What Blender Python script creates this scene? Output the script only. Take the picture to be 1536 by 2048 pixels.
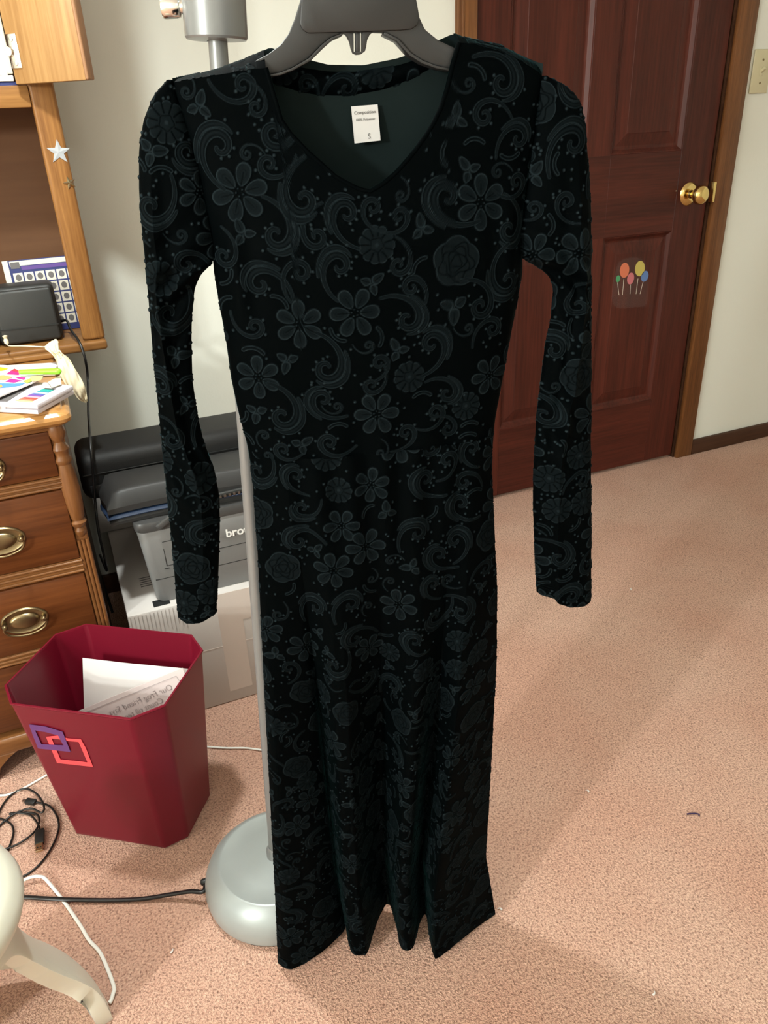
import bpy, bmesh, math, random
import numpy as np
from mathutils import Vector, Matrix
random.seed(7); rng = np.random.default_rng(11)
scene = bpy.context.scene
for o in list(bpy.data.objects): bpy.data.objects.remove(o)
COL = scene.collection

# ------------------------------------------------------------------ camera
F, CX, CY, CAMH = 1540.0, 768.0, 1024.0, 1.13
YAW, PITCH, ROLL = math.radians(22.16), math.radians(26.95), math.radians(-2.546)
fh = np.array([math.sin(YAW)*math.cos(PITCH), math.cos(YAW)*math.cos(PITCH), -math.sin(PITCH)])
r0 = np.array([math.cos(YAW), -math.sin(YAW), 0.0]); u0 = np.cross(r0, fh)
fr = math.cos(ROLL)*r0 + math.sin(ROLL)*u0; fu = np.cross(fr, fh)
CAM = np.array([0, 0, CAMH])
cd = bpy.data.cameras.new('camera'); co = bpy.data.objects.new('camera', cd); COL.objects.link(co)
co.matrix_world = Matrix(((fr[0], fu[0], -fh[0], CAM[0]), (fr[1], fu[1], -fh[1], CAM[1]), (fr[2], fu[2], -fh[2], CAM[2]), (0, 0, 0, 1)))
cd.sensor_fit = 'VERTICAL'; cd.sensor_height = 36; cd.lens = F/2048*36; cd.clip_start = 0.02
scene.camera = co

# ------------------------------------------------------------------ world, lights, exposure
w = bpy.data.worlds.new('world'); scene.world = w; w.use_nodes = True
w.node_tree.nodes['Background'].inputs[0].default_value = (1.0, 0.95, 0.86, 1)
w.node_tree.nodes['Background'].inputs[1].default_value = 0.0
vs = scene.view_settings
vs.view_transform = 'Standard'; vs.look = 'None'; vs.gamma = 1; vs.use_curve_mapping = False
vs.exposure = 0.34
LAMP_POS = (-0.03, 1.16, 1.74)       # bulb of the floor lamp, over the dresser
LAMP_W = 10.6
TABLE_LAMPS = [((-1.91, -0.45, 1.56), 82.0), ((-2.30, -0.62, 1.50), 82.0)]
CEIL_W = 14.0
def point_light(name, loc, watts, radius, color=(.955, 1, .965)):
    l = bpy.data.lights.new(name, 'POINT'); l.energy = watts; l.shadow_soft_size = radius; l.color = color
    o = bpy.data.objects.new(name, l); o.location = loc; COL.objects.link(o); return o
ll = bpy.data.lights.new('floor_lamp_panel', 'AREA'); ll.shape = 'DISK'; ll.size = .10; ll.spread = math.radians(158); ll.energy = LAMP_W; ll.color = (.95, 1, .96)
lo = bpy.data.objects.new('floor_lamp_panel', ll); lo.location = (LAMP_POS[0], LAMP_POS[1], LAMP_POS[2]-.006); COL.objects.link(lo)
for i, (p, e) in enumerate(TABLE_LAMPS): point_light("table_lamp_bulb", p, e, 0.06)
point_light('ceiling_fill', (0.3, -1.7, 2.25), CEIL_W, 0.12)  # unseen fill light added below the ceiling, has no fixture

# ------------------------------------------------------------------ pixel helpers (1536 x 2048 frame)
def ray(px, py): return fh + (px-CX)/F*fr - (py-CY)/F*fu
def onY(px, py, Y): d = ray(px, py); return CAM + d*(Y/d[1])
def onZ(px, py, Z=0.0): d = ray(px, py); return CAM + d*((Z-CAMH)/d[2])
def onP(px, py, P0, N): d = ray(px, py); P0 = np.asarray(P0, float); N = np.asarray(N, float); return CAM + d*(((P0-CAM)@N)/(d@N))

# ------------------------------------------------------------------ materials
def nodes_of(m): return m.node_tree.nodes, m.node_tree.links
def mat(name, col, rough=.5, metal=0., spec=.5, bump=None, var=None, **kw):
    m = bpy.data.materials.new(name); m.use_nodes = True; N, L = nodes_of(m); b = N['Principled BSDF']
    b.inputs['Base Color'].default_value = (*col, 1); b.inputs['Roughness'].default_value = rough
    b.inputs['Metallic'].default_value = metal; b.inputs['Specular IOR Level'].default_value = spec
    for k, v in kw.items(): b.inputs[k.replace('_', ' ')].default_value = v
    tc = N.new('ShaderNodeTexCoord')
    if var:                                   # (scale, amount): gentle colour variation of the material itself
        n = N.new('ShaderNodeTexNoise'); n.inputs['Scale'].default_value = var[0]; n.inputs['Detail'].default_value = 3
        r = N.new('ShaderNodeMix'); r.data_type = 'RGBA'
        L.new(tc.outputs['Object'], n.inputs['Vector']); L.new(n.outputs['Fac'], r.inputs['Factor'])
        r.inputs[6].default_value = (*[c*(1-var[1]) for c in col], 1); r.inputs[7].default_value = (*[min(1, c*(1+var[1])) for c in col], 1)
        L.new(r.outputs[2], b.inputs['Base Color'])
    if bump:                                  # (scale, strength, distance)
        n = N.new('ShaderNodeTexNoise'); n.inputs['Scale'].default_value = bump[0]; n.inputs['Detail'].default_value = 2
        bp = N.new('ShaderNodeBump'); bp.inputs['Strength'].default_value = bump[1]; bp.inputs['Distance'].default_value = bump[2]
        L.new(tc.outputs['Object'], n.inputs['Vector']); L.new(n.outputs['Fac'], bp.inputs['Height']); L.new(bp.outputs['Normal'], b.inputs['Normal'])
    return m
def wood(name, c1, c2, axis='Z', scale=14, rough=.35, stretch=.06, coat=0., bump=.15):
    m = bpy.data.materials.new(name); m.use_nodes = True; N, L = nodes_of(m); b = N['Principled BSDF']
    tc = N.new('ShaderNodeTexCoord'); mp = N.new('ShaderNodeMapping')
    s = [1, 1, 1]; s['XYZ'.index(axis)] = stretch; mp.inputs['Scale'].default_value = s
    L.new(tc.outputs['Object'], mp.inputs['Vector'])
    n1 = N.new('ShaderNodeTexNoise'); n1.inputs['Scale'].default_value = scale; n1.inputs['Detail'].default_value = 5; n1.inputs['Distortion'].default_value = .8
    n2 = N.new('ShaderNodeTexNoise'); n2.inputs['Scale'].default_value = scale*9; n2.inputs['Detail'].default_value = 3
    L.new(mp.outputs[0], n1.inputs['Vector']); L.new(mp.outputs[0], n2.inputs['Vector'])
    mx = N.new('ShaderNodeMath'); mx.operation = 'MULTIPLY_ADD'; mx.inputs[1].default_value = .45
    sub = N.new('ShaderNodeMath'); sub.operation = 'MULTIPLY'; sub.inputs[1].default_value = .6
    L.new(n1.outputs['Fac'], sub.inputs[0]); L.new(n2.outputs['Fac'], mx.inputs[0]); L.new(sub.outputs[0], mx.inputs[2])
    r = N.new('ShaderNodeValToRGB'); r.color_ramp.elements[0].position = .36; r.color_ramp.elements[1].position = .68
    r.color_ramp.elements[0].color = (*c1, 1); r.color_ramp.elements[1].color = (*c2, 1)
    L.new(mx.outputs[0], r.inputs[0]); L.new(r.outputs[0], b.inputs['Base Color'])
    b.inputs['Specular IOR Level'].default_value = .26; b.inputs['Roughness'].default_value = rough; b.inputs['Coat Weight'].default_value = coat; b.inputs['Coat Roughness'].default_value = .25
    bp = N.new('ShaderNodeBump'); bp.inputs['Strength'].default_value = bump; bp.inputs['Distance'].default_value = .001
    L.new(mx.outputs[0], bp.inputs['Height']); L.new(bp.outputs[0], b.inputs['Normal'])
    return m
M = {}
M['wall'] = mat('wall_paint', (.77, .785, .715), .85, spec=.2, bump=(160, .12, .002))
M['ceiling'] = mat('ceiling_paint', (.85, .84, .8), .9, spec=.2)
M['oak'] = wood('oak', (.135, .052, .013), (.29, .135, .040), 'Z', 26, .42, .05)
M['oak_h'] = wood('oak_horizontal', (.16, .066, .018), (.32, .155, .048), 'X', 26, .42, .05)
M['oak_light'] = wood('oak_veneer', (.255, .128, .043), (.40, .232, .090), 'Z', 20, .36, .06)
M['oak_edge'] = wood('oak_edge', (.20, .10, .05), (.32, .17, .085), 'Z', 30, .45, .05)
M['oak_back'] = wood('oak_back_panel', (.10, .045, .02), (.13, .06, .027), 'X', 8, .6, .1)
M['dresser'] = wood('walnut_drawer', (.078, .022, .006), (.150, .047, .013), 'X', 22, .33, .06, coat=.3)
M['dresser_post'] = wood('walnut_post', (.12, .044, .013), (.20, .08, .025), 'Z', 30, .33, .06, coat=.3)
M['dresser_rail'] = wood('walnut_rail', (.14, .053, .015), (.23, .095, .03), 'X', 30, .33, .06, coat=.3)
M['dresser_top'] = wood('dresser_top_wood', (.33, .15, .04), (.52, .27, .09), 'X', 24, .28, .06, coat=.4)
M['door'] = wood('mahogany', (.036, .0075, .005), (.090, .019, .011), 'Z', 17, .42, .045, coat=.0, bump=.2)
M['door_h'] = wood('mahogany_rail', (.036, .0075, .005), (.090, .019, .011), 'X', 17, .42, .045, coat=.0, bump=.2)
M['casing'] = wood('stained_casing', (.095, .035, .011), (.20, .082, .027), 'Z', 26, .36, .05, coat=.15)
M['base'] = wood('stained_baseboard', (.04, .017, .009), (.075, .034, .018), 'X', 20, .45, .05)
M['brass'] = mat('polished_brass', (.80, .60, .24), .12, 1)
M['antique'] = mat('antique_brass', (.25, .19, .105), .33, 1)
M['chrome'] = mat('chrome', (.8, .78, .72), .15, 1)
M['lampgrey'] = mat('lamp_silver_paint', (.235, .24, .24), .34, .35, bump=(900, .05, .0005))
M['lampbase'] = mat('lamp_base_paint', (.33, .36, .355), .36, .2, var=(14, .06))
M['hanger'] = mat('hanger_plastic', (.016, .016, .016), .45, bump=(1200, .1, .0004))
M['bin'] = mat('magenta_plastic', (.145, .0045, .016), .36, spec=.3)
M['purple'] = mat('purple_tape', (.115, .035, .16), .5)
M['coral'] = mat('coral_tape', (.78, .07, .085), .5)
M['paper'] = mat('paper', (.80, .77, .75), .7)
M['paper_pink'] = mat('thin_paper', (.72, .62, .60), .7)
M['print'] = mat('faint_print', (.52, .44, .43), .8)
M['black'] = mat('black_plastic', (.014, .015, .015), .42)
M['radio'] = mat('radio_plastic', (.022, .023, .022), .5, bump=(1500, .1, .0004))
M['nylon'] = mat('black_nylon', (.011, .011, .011), .6, spec=.3, bump=(700, .3, .0008))
M['neoprene'] = mat('charcoal_neoprene', (.024, .024, .024), .5, spec=.4, bump=(900, .15, .0005))
M['bluelining'] = mat('blue_lining', (.008, .02, .05), .5)
M['zip'] = mat('zip_metal', (.45, .43, .4), .3, 1)
M['printer'] = mat('printer_grey', (.17, .17, .168), .45)
M['printer_dark'] = mat('printer_charcoal', (.06, .06, .06), .4)
M['white_card'] = mat('white_cardboard', (.53, .50, .475), .75, var=(9, .05))
M['tape'] = mat('packing_tape', (.60, .53, .48), .3)
M['ink'] = mat('printed_ink', (.13, .12, .12), .7)
M['logo'] = mat('logo_white', (.8, .8, .78), .4)
M['cord_black'] = mat('black_cord', (.008, .008, .008), .35)
M['cord_white'] = mat('white_cord', (.82, .82, .76), .4)
M['gold'] = mat('usb_metal', (.72, .6, .38), .25, 1)
M['frost'] = mat('frosted_plastic', (.70, .69, .59), .35, Subsurface_Weight=.35, Subsurface_Radius=(.03, .03, .022), Subsurface_Scale=.4)
M['star_white'] = mat('silver_star', (.34, .36, .38), .4, .1)
M['star_brass'] = mat('brass_star', (.45, .38, .24), .2, 1)
M['linen'] = mat('cream_cotton', (.74, .66, .47), .85, bump=(900, .4, .0008))
M['green'] = mat('lime_plastic', (.25, .72, .03), .35)
M['lilac'] = mat('lilac_white_plastic', (.74, .70, .76), .3)
M['almond'] = mat('almond_plastic', (.60, .55, .36), .35)
M['navy'] = mat('navy_print', (.022, .032, .14), .4)
M['cream_print'] = mat('cream_print', (.70, .66, .56), .45)
M['glass'] = mat('clear_film', (.9, .9, .9), .3, spec=.1, Alpha=.012)
M['teal_thread'] = mat('dark_teal_thread', (.004, .012, .012), .8)
M['label'] = mat('label_satin', (.56, .55, .54), .5)
M['label_ink'] = mat('label_ink', (.10, .10, .10), .7)
M['thread'] = mat('indigo_thread', (.03, .015, .06), .8)
M['lampshade'] = mat('metal_shade', (.5, .5, .5), .4, .3)

def carpet_material():
    m = bpy.data.materials.new('pink_carpet'); m.use_nodes = True; N, L = nodes_of(m); b = N['Principled BSDF']
    tc = N.new('ShaderNodeTexCoord')
    def noise(s, d, dis=0.):
        n = N.new('ShaderNodeTexNoise'); n.inputs['Scale'].default_value = s; n.inputs['Detail'].default_value = d; n.inputs['Distortion'].default_value = dis
        L.new(tc.outputs['Object'], n.inputs['Vector']); return n
    tuft, fine, patch = noise(300, 3, .5), noise(700, 2), noise(3.2, 3)
    r = N.new('ShaderNodeValToRGB'); e = r.color_ramp.elements
    e[0].position = .30; e[0].color = (.29, .16, .118, 1); e[1].position = .66; e[1].color = (.80, .535, .405, 1)
    k = e.new(.47); k.color = (.635, .39, .295, 1)
    L.new(tuft.outputs['Fac'], r.inputs[0])
    mx = N.new('ShaderNodeMix'); mx.data_type = 'RGBA'; mx.blend_type = 'MULTIPLY'; mx.inputs['Factor'].default_value = .55
    r2 = N.new('ShaderNodeValToRGB'); f = r2.color_ramp.elements
    f[0].position = .36; f[0].color = (.86, .70, .64, 1); f[1].position = .62; f[1].color = (1, 1, 1, 1)
    L.new(patch.outputs['Fac'], r2.inputs[0]); L.new(r.outputs[0], mx.inputs[6]); L.new(r2.outputs[0], mx.inputs[7])
    L.new(mx.outputs[2], b.inputs['Base Color'])
    b.inputs['Roughness'].default_value = 1; b.inputs['Specular IOR Level'].default_value = .1
    b.inputs['Sheen Weight'].default_value = .25; b.inputs['Sheen Tint'].default_value = (1, .8, .7, 1)
    ad = N.new('ShaderNodeMath'); ad.operation = 'MULTIPLY_ADD'; ad.inputs[1].default_value = .35
    L.new(fine.outputs['Fac'], ad.inputs[0]); L.new(tuft.outputs['Fac'], ad.inputs[2])
    bp = N.new('ShaderNodeBump'); bp.inputs['Strength'].default_value = .85; bp.inputs['Distance'].default_value = .006
    L.new(ad.outputs[0], bp.inputs['Height']); L.new(bp.outputs[0], b.inputs['Normal'])
    return m
M['carpet'] = carpet_material()

def velvet_material():
    m = bpy.data.materials.new('embossed_velvet'); m.use_nodes = True; N, L = nodes_of(m); b = N['Principled BSDF']
    at = N.new('ShaderNodeAttribute'); at.attribute_name = 'emboss'
    g = N.new('ShaderNodeNewGeometry')
    mx = N.new('ShaderNodeMix'); mx.data_type = 'RGBA'
    mx.inputs[6].default_value = (.0002, .0008, .0010, 1); mx.inputs[7].default_value = (.0115, .0180, .0210, 1)
    L.new(at.outputs['Fac'], mx.inputs['Factor'])
    back = N.new('ShaderNodeMix'); back.data_type = 'RGBA'; back.inputs[7].default_value = (.009, .0145, .0145, 1)
    L.new(g.outputs['Backfacing'], back.inputs['Factor']); L.new(mx.outputs[2], back.inputs[6]); L.new(back.outputs[2], b.inputs['Base Color'])
    b.inputs['Roughness'].default_value = .7; b.inputs['Specular IOR Level'].default_value = .02
    b.inputs['Sheen Weight'].default_value = .20; b.inputs['Sheen Roughness'].default_value = .20
    b.inputs['Sheen Tint'].default_value = (.07, .27, .29, 1)
    return m
M['velvet'] = velvet_material()

# ------------------------------------------------------------------ building helpers
def tag(o, label=None, cat=None, group=None, kind=None):
    if label: o['label'] = label
    if cat: o['category'] = cat
    if group: o['group'] = group
    if kind: o['kind'] = kind
    return o
def empty(name, loc, label, cat, group=None):
    o = bpy.data.objects.new(name, None); o.empty_display_size = .05; o.location = loc; COL.objects.link(o)
    return tag(o, label, cat, group)
def wloc(o):
    l = Vector((0, 0, 0))
    while o is not None:
        if o.type == 'EMPTY': l += o.location
        o = o.parent
    return l
def link(name, me, m, parent=None):
    o = bpy.data.objects.new(name, me); COL.objects.link(o)
    if m is not None: me.materials.append(M[m] if isinstance(m, str) else m)
    if parent is not None:
        o.parent = parent
        if parent.type == 'EMPTY': o.matrix_parent_inverse = Matrix.Translation(-parent.location)
    return o
def from_bm(name, bm, m, parent=None, smooth=False):
    bmesh.ops.recalc_face_normals(bm, faces=bm.faces)
    me = bpy.data.meshes.new(name); bm.to_mesh(me); bm.free()
    if smooth:
        for p in me.polygons: p.use_smooth = True
    return link(name, me, m, parent)
def soft(o, ang=35):
    me = o.data
    for p in me.polygons: p.use_smooth = True
    me.set_sharp_from_angle(angle=math.radians(ang)); return o
def bm_box(bm, x0, x1, y0, y1, z0, z1, bevel=0., seg=2, rot=None):
    r = bmesh.ops.create_cube(bm, size=1)
    vs_ = r['verts']
    for v in vs_: v.co = Vector(((x0+x1)/2 + v.co.x*(x1-x0), (y0+y1)/2 + v.co.y*(y1-y0), (z0+z1)/2 + v.co.z*(z1-z0)))
    if bevel > 0:
        es = list({e for v in vs_ for e in v.link_edges})
        bmesh.ops.bevel(bm, geom=es, offset=bevel, segments=seg, profile=.5, affect='EDGES')
    return bm
def box(name, x0, x1, y0, y1, z0, z1, m, parent=None, bevel=0., seg=2):
    bm = bm_box(bmesh.new(), x0, x1, y0, y1, z0, z1, bevel, seg)
    o = from_bm(name, bm, m, parent)
    return soft(o) if bevel > 0 else o
def obox(name, org, ax, half, m, parent=None, bevel=0., seg=2):
    """box with its own axes: ax = 3 unit vectors"""
    bm = bm_box(bmesh.new(), -half[0], half[0], -half[1], half[1], -half[2], half[2], bevel, seg)
    A = np.array(ax).T
    for v in bm.verts: v.co = Vector(np.asarray(org) + A @ np.array(v.co))
    o = from_bm(name, bm, m, parent)
    return soft(o) if bevel > 0 else o
def prism(name, pts, vec, m, parent=None, bevel=0., seg=2):
    """polygon of 3-D points extruded by vec"""
    bm = bmesh.new(); vec = Vector(vec)
    a = [bm.verts.new(Vector(p)) for p in pts]; b = [bm.verts.new(Vector(p)+vec) for p in pts]
    bm.faces.new(a); bm.faces.new(b[::-1]); n = len(a)
    for i in range(n): bm.faces.new((a[i], a[(i+1) % n], b[(i+1) % n], b[i]))
    bmesh.ops.recalc_face_normals(bm, faces=bm.faces)
    if bevel > 0: bmesh.ops.bevel(bm, geom=[e for e in bm.edges], offset=bevel, segments=seg, profile=.5, affect='EDGES', clamp_overlap=True)
    bmesh.ops.triangulate(bm, faces=[f for f in bm.faces if len(f.verts) > 4])
    o = from_bm(name, bm, m, parent)
    return soft(o) if bevel > 0 else o
def frame_from(axis):
    a = Vector(axis).normalized(); t = Vector((0, 0, 1)) if abs(a.z) < .9 else Vector((1, 0, 0))
    x = a.cross(t).normalized(); y = a.cross(x).normalized(); return x, y, a
def lathe(name, prof, org, axis, m, parent=None, seg=40, ang=40):
    """prof: (radius, along-axis)"""
    x, y, a = frame_from(axis); org = Vector(org); bm = bmesh.new(); rings = []
    for r, t in prof:
        if r < 1e-6: rings.append([bm.verts.new(org + a*t)])
        else: rings.append([bm.verts.new(org + a*t + (x*math.cos(k*2*math.pi/seg) + y*math.sin(k*2*math.pi/seg))*r) for k in range(seg)])
    for A, B in zip(rings, rings[1:]):
        for k in range(seg):
            k2 = (k+1) % seg
            if len(A) == 1 and len(B) == 1: continue
            if len(A) == 1: bm.faces.new((A[0], B[k2], B[k]))
            elif len(B) == 1: bm.faces.new((A[k], A[k2], B[0]))
            else: bm.faces.new((A[k], A[k2], B[k2], B[k]))
    return soft(from_bm(name, bm, m, parent), ang)
def smooth_path(P, n=8):
    P = [np.asarray(p, float) for p in P]; out = []
    Q = [2*P[0]-P[1]] + P + [2*P[-1]-P[-2]]
    for i in range(1, len(Q)-2):
        a, b, c, d = Q[i-1:i+3]
        for k in range(n):
            t = k/n; out.append(.5*((2*b) + (-a+c)*t + (2*a-5*b+4*c-d)*t*t + (-a+3*b-3*c+d)*t**3))
    out.append(P[-1]); return out
def tube(name, P, r, m, parent=None, seg=10, n=8, flat=1.0, rad=None):
    path = smooth_path(P, n) if n > 1 else [np.asarray(p, float) for p in P]
    bm = bmesh.new(); rings = []; up = None
    for i, p in enumerate(path):
        t = path[min(i+1, len(path)-1)] - path[max(i-1, 0)]; t = Vector(t).normalized()
        if up is None: up = (Vector((0, 0, 1)) if abs(t.z) < .9 else Vector((1, 0, 0)))
        x = t.cross(up).normalized(); y = x.cross(t).normalized(); up = y
        rr = r if rad is None else rad(i/(len(path)-1))
        rings.append([bm.verts.new(Vector(p) + x*math.cos(k*2*math.pi/seg)*rr*flat + y*math.sin(k*2*math.pi/seg)*rr) for k in range(seg)])
    for A, B in zip(rings, rings[1:]):
        for k in range(seg): bm.faces.new((A[k], A[(k+1) % seg], B[(k+1) % seg], B[k]))
    bm.faces.new(rings[0][::-1]); bm.faces.new(rings[-1])
    return soft(from_bm(name, bm, m, parent), 50)
def quadstrip(name, grids, m, parent=None, smooth=True):
    bm = bmesh.new()
    for G in grids:
        V = [[bm.verts.new(Vector(p)) for p in row] for row in G]
        for i in range(len(V)-1):
            for j in range(len(V[0])-1): bm.faces.new((V[i][j], V[i][j+1], V[i+1][j+1], V[i+1][j]))
    me = bpy.data.meshes.new(name); bm.to_mesh(me); bm.free()
    if smooth:
        for p in me.polygons: p.use_smooth = True
    return link(name, me, m, parent)
def text(name, s, size, org, xd, yd, m, parent=None, align='LEFT', bold=0., depth=.0002):
    cu = bpy.data.curves.new('t', 'FONT'); cu.body = s; cu.size = size; cu.align_x = align; cu.extrude = depth/2; cu.offset = bold; cu.resolution_u = 3
    t = bpy.data.objects.new('t', cu); COL.objects.link(t); dg = bpy.context.evaluated_depsgraph_get()
    me = bpy.data.meshes.new_from_object(t.evaluated_get(dg)); bpy.data.objects.remove(t)
    x = np.asarray(xd, float); y = np.asarray(yd, float); x /= np.linalg.norm(x); y /= np.linalg.norm(y); z = np.cross(x, y)
    for v in me.vertices: v.co = Vector(np.asarray(org) + x*v.co.x + y*v.co.y + z*v.co.z)
    me.name = name; me.materials.clear()
    return link(name, me, m, parent)
S_ = lambda o: tag(o, kind='structure')

# ------------------------------------------------------------------ room shell
WY = 1.970
XL, XR, YB, ZC = -3.1, 3.5, -2.7, 2.44
DX0, DX1, DZ = 1.105, 1.938, 2.035                      # door opening
S_(box('floor', XL, XR, YB, WY+.3, -.06, 0, 'carpet'))
S_(box('ceiling', XL, XR, YB, WY+.3, ZC, ZC+.06, 'ceiling'))
bm = bmesh.new()
bm_box(bm, XL, DX0, WY, WY+.12, 0, ZC); bm_box(bm, DX1+.012, XR, WY, WY+.12, 0, ZC); bm_box(bm, DX0, DX1+.012, WY, WY+.12, DZ, ZC)
S_(from_bm('wall_back', bm, 'wall'))
S_(box('wall_left', XL-.1, XL, YB, WY+.12, 0, ZC, 'wall')); S_(box('wall_right', XR, XR+.1, YB, WY+.12, 0, ZC, 'wall'))
S_(box('wall_front', XL-.1, XR+.1, YB-.1, YB, 0, ZC, 'wall'))
S_(box('baseboard_right', DX1+.075, XR, WY-.014, WY, 0, .056, 'base', bevel=.004))
S_(box('baseboard_left', XL, DX0-.06, WY-.014, WY, 0, .056, 'base', bevel=.004))
# casing: moulded profile swept round the opening
def casing(name, x0, x1, z0, z1):
    return S_(box(name, x0, x1, WY-.016, WY+.001, z0, z1, 'casing', bevel=.005))
casing('trim_1', DX0-.060, DX0-.002, 0, DZ+.06); casing('trim_2', DX1+.006, DX1+.074, 0, DZ+.06); 
S_(box('trim_3', DX0-.002, DX1+.006, WY-.016, WY+.001, DZ+.002, DZ+.06, 'casing', bevel=.005))
S_(box('trim_4', DX0-.048, DX0-.040, WY-.019, WY-.010, 0, DZ, 'casing', bevel=.003))
S_(box('trim_5', DX1-.004, DX1+.012, WY+.045, WY+.1, 0, DZ, 'casing'))
S_(box('trim_6', DX1+.003, DX1+.0125, WY+.0012, WY+.1, 0, DZ, 'base'))

# ------------------------------------------------------------------ six-panel door
door = bpy.data.objects.new('door_1', None); door.location = (DX0, WY, 0); COL.objects.link(door)
tag(door, 'dark red mahogany six-panel door with brass knob', kind='structure')
FY = WY+.004; TH = .035
xa, xb, xc, xd = 1.210, 1.465, 1.553, 1.812
zr = [.242, .788, 1.015, 1.62, 1.72, 1.93]
e = .0008
box('stile', DX0+.003, xa, FY, FY+TH, .012, DZ-.003, 'door', door, .0012, 1)
box('stile', xd, DX1-.004, FY, FY+TH, .012, DZ-.003, 'door', door, .0012, 1)
box('stile', xb, xc, FY, FY+TH, zr[0], zr[5], 'door', door, .0012, 1)
for a, b in ((.012, zr[0]), (zr[1], zr[2]), (zr[3], zr[4]), (zr[5], DZ-.003)):
    x0, x1 = xa, xd
    if a in (zr[1], zr[3]):
        box('rail', xa, xb, FY, FY+TH, a, b, 'door_h', door, .0012, 1); box('rail', xc, xd, FY, FY+TH, a, b, 'door_h', door, .0012, 1)
        box('rail', xb+.0005, xc-.0005, FY-.0004, FY+.002, a+.001, b-.001, 'door_h', door)
    else: box('rail', x0, x1, FY, FY+TH, a, b, 'door_h', door, .0012, 1)
def panel(x0, x1, z0, z1):
    prof = [(0, .0), (.003, .0008), (.012, .0095), (.017, .0115), (.021, .0115), (.052, .0040), (.0535, .0030)]
    bm = bmesh.new(); rings = []
    for ins, dep in prof:
        rings.append([bm.verts.new((x, FY+dep, z)) for x, z in ((x0+ins, z0+ins), (x1-ins, z0+ins), (x1-ins, z1-ins), (x0+ins, z1-ins))])
    for A, B in zip(rings, rings[1:]):
        for k in range(4): bm.faces.new((A[k], A[(k+1) % 4], B[(k+1) % 4], B[k]))
    bm.faces.new(rings[-1])
    back = [bm.verts.new((x, FY+TH, z)) for x, z in ((x0, z0), (x1, z0), (x1, z1), (x0, z1))]
    bm.faces.new(back[::-1])
    for k in range(4): bm.faces.new((rings[0][(k+1) % 4], rings[0][k], back[k], back[(k+1) % 4]))
    from_bm('panel', bm, 'door', door)
for a, b in ((zr[0], zr[1]), (zr[2], zr[3]), (zr[4], zr[5])):
    panel(xa, xb, a, b); panel(xc, xd, a, b)
# knob
kp = onY(1377, 388, FY)
kn = lathe('rose_plate', [(0, 0), (.033, 0), (.034, .002), (.032, .005), (.024, .009), (.013, .0105), (.011, .016)], kp, (0, -1, 0), 'brass', door)
kn['label'] = 'polished brass rose plate'
lathe('knob', [(.0095, .012), (.0095, .028), (.013, .032), (.022, .037), (.027, .045), (.0275, .053), (.024, .061), (.015, .066), (.006, .0675), (0, .0675)], kp, (0, -1, 0), 'brass', door)['label'] = 'polished brass round door knob'
box('strike_plate', DX1-.002, DX1+.0075, WY-.0175, WY+.0, kp[2]-.028, kp[2]+.03, 'brass', door, .001)
lathe('finish_nail', [(0, 0), (.0022, 0), (.0018, .0012), (0, .0016)], onY(1352, 382, FY), (0, -1, 0), 'chrome', door, 12)

# balloon sticker on the lower door panel (printed figure left out)
PY = FY+.0028
st = empty('balloon_sticker', tuple(onY(1262, 605, PY)), 'clear sticker of five colourful balloons on the red door panel', 'sticker')
def disc_px(name, pts, Y, th, m, parent): return prism(name, [onY(*p, Y) for p in pts], (0, -th, 0), m, parent)
def ell_px(cx, cy, a, b, rot=0, n=24):
    r = math.radians(rot)
    return [(cx + a*math.cos(t)*math.cos(r) - b*math.sin(t)*math.sin(r), cy + a*math.cos(t)*math.sin(r) + b*math.sin(t)*math.cos(r)) for t in np.linspace(0, 2*math.pi, n, endpoint=False)]
film = [(1236, 526), (1246, 518), (1262, 515), (1280, 516), (1291, 524), (1296, 545), (1297, 585), (1294, 607), (1286, 613), (1240, 617), (1228, 612), (1223, 598), (1225, 565)]
disc_px('film', film, PY, .0002, 'glass', st)
for nm, c, (cx, cy, a, b, rt) in (('orange', (.62, .17, .085), (1249, 540.5, 9.2, 15, 8)), ('yellow', (.50, .42, .10), (1279.7, 537, 9.6, 15.5, 8)),
                       ('pink', (.52, .15, .17), (1261.2, 557, 6.8, 12, 12)), ('blue', (.10, .19, .42), (1289.5, 552.5, 7, 11.2, 18)), ('green', (.06, .30, .13), (1236, 557.5, 4, 7, 10))):
    M['bal_'+nm] = mat('balloon_'+nm, c, .45)
    disc_px('balloon', ell_px(cx, cy, a, b, rt), PY-.0003, .0003, 'bal_'+nm, st)['label'] = nm + ' balloon'
for x0, y0, x1, y1 in ((1247.5, 558, 1245, 590), (1276, 557, 1272, 588), (1261, 569, 1260, 588), (1235, 565, 1238, 590), (1286, 564, 1280, 588)):
    disc_px('balloon_string', [(x0-.35, y0), (x0+.35, y0), (x1+.35, y1), (x1-.35, y1)], PY-.0003, .0002, 'cream_print', st)

# light switch
sx0, sz = 2.033, 1.214
sw = empty('light_switch', (sx0+.035, WY, sz), 'almond toggle light switch plate beside the door casing', 'light switch')
box('plate', sx0, sx0+.07, WY-.006, WY, sz-.0575, sz+.0575, 'almond', sw, .003, 3)
obox('toggle', (sx0+.035, WY-.011, sz+.004), ((1, 0, 0), (0, .8, -.6), (0, .6, .8)), (.0045, .009, .004), 'almond', sw, .0015)
box('toggle_collar', sx0+.029, sx0+.041, WY-.0075, WY-.004, sz-.012, sz+.012, 'almond', sw, .001)
for dz in (-.030, .030):
    lathe('screw', [(0, 0), (.0032, 0), (.0028, .0012), (0, .0016)], (sx0+.035, WY-.006, sz+dz), (0, -1, 0), 'antique', sw, 14)

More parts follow.
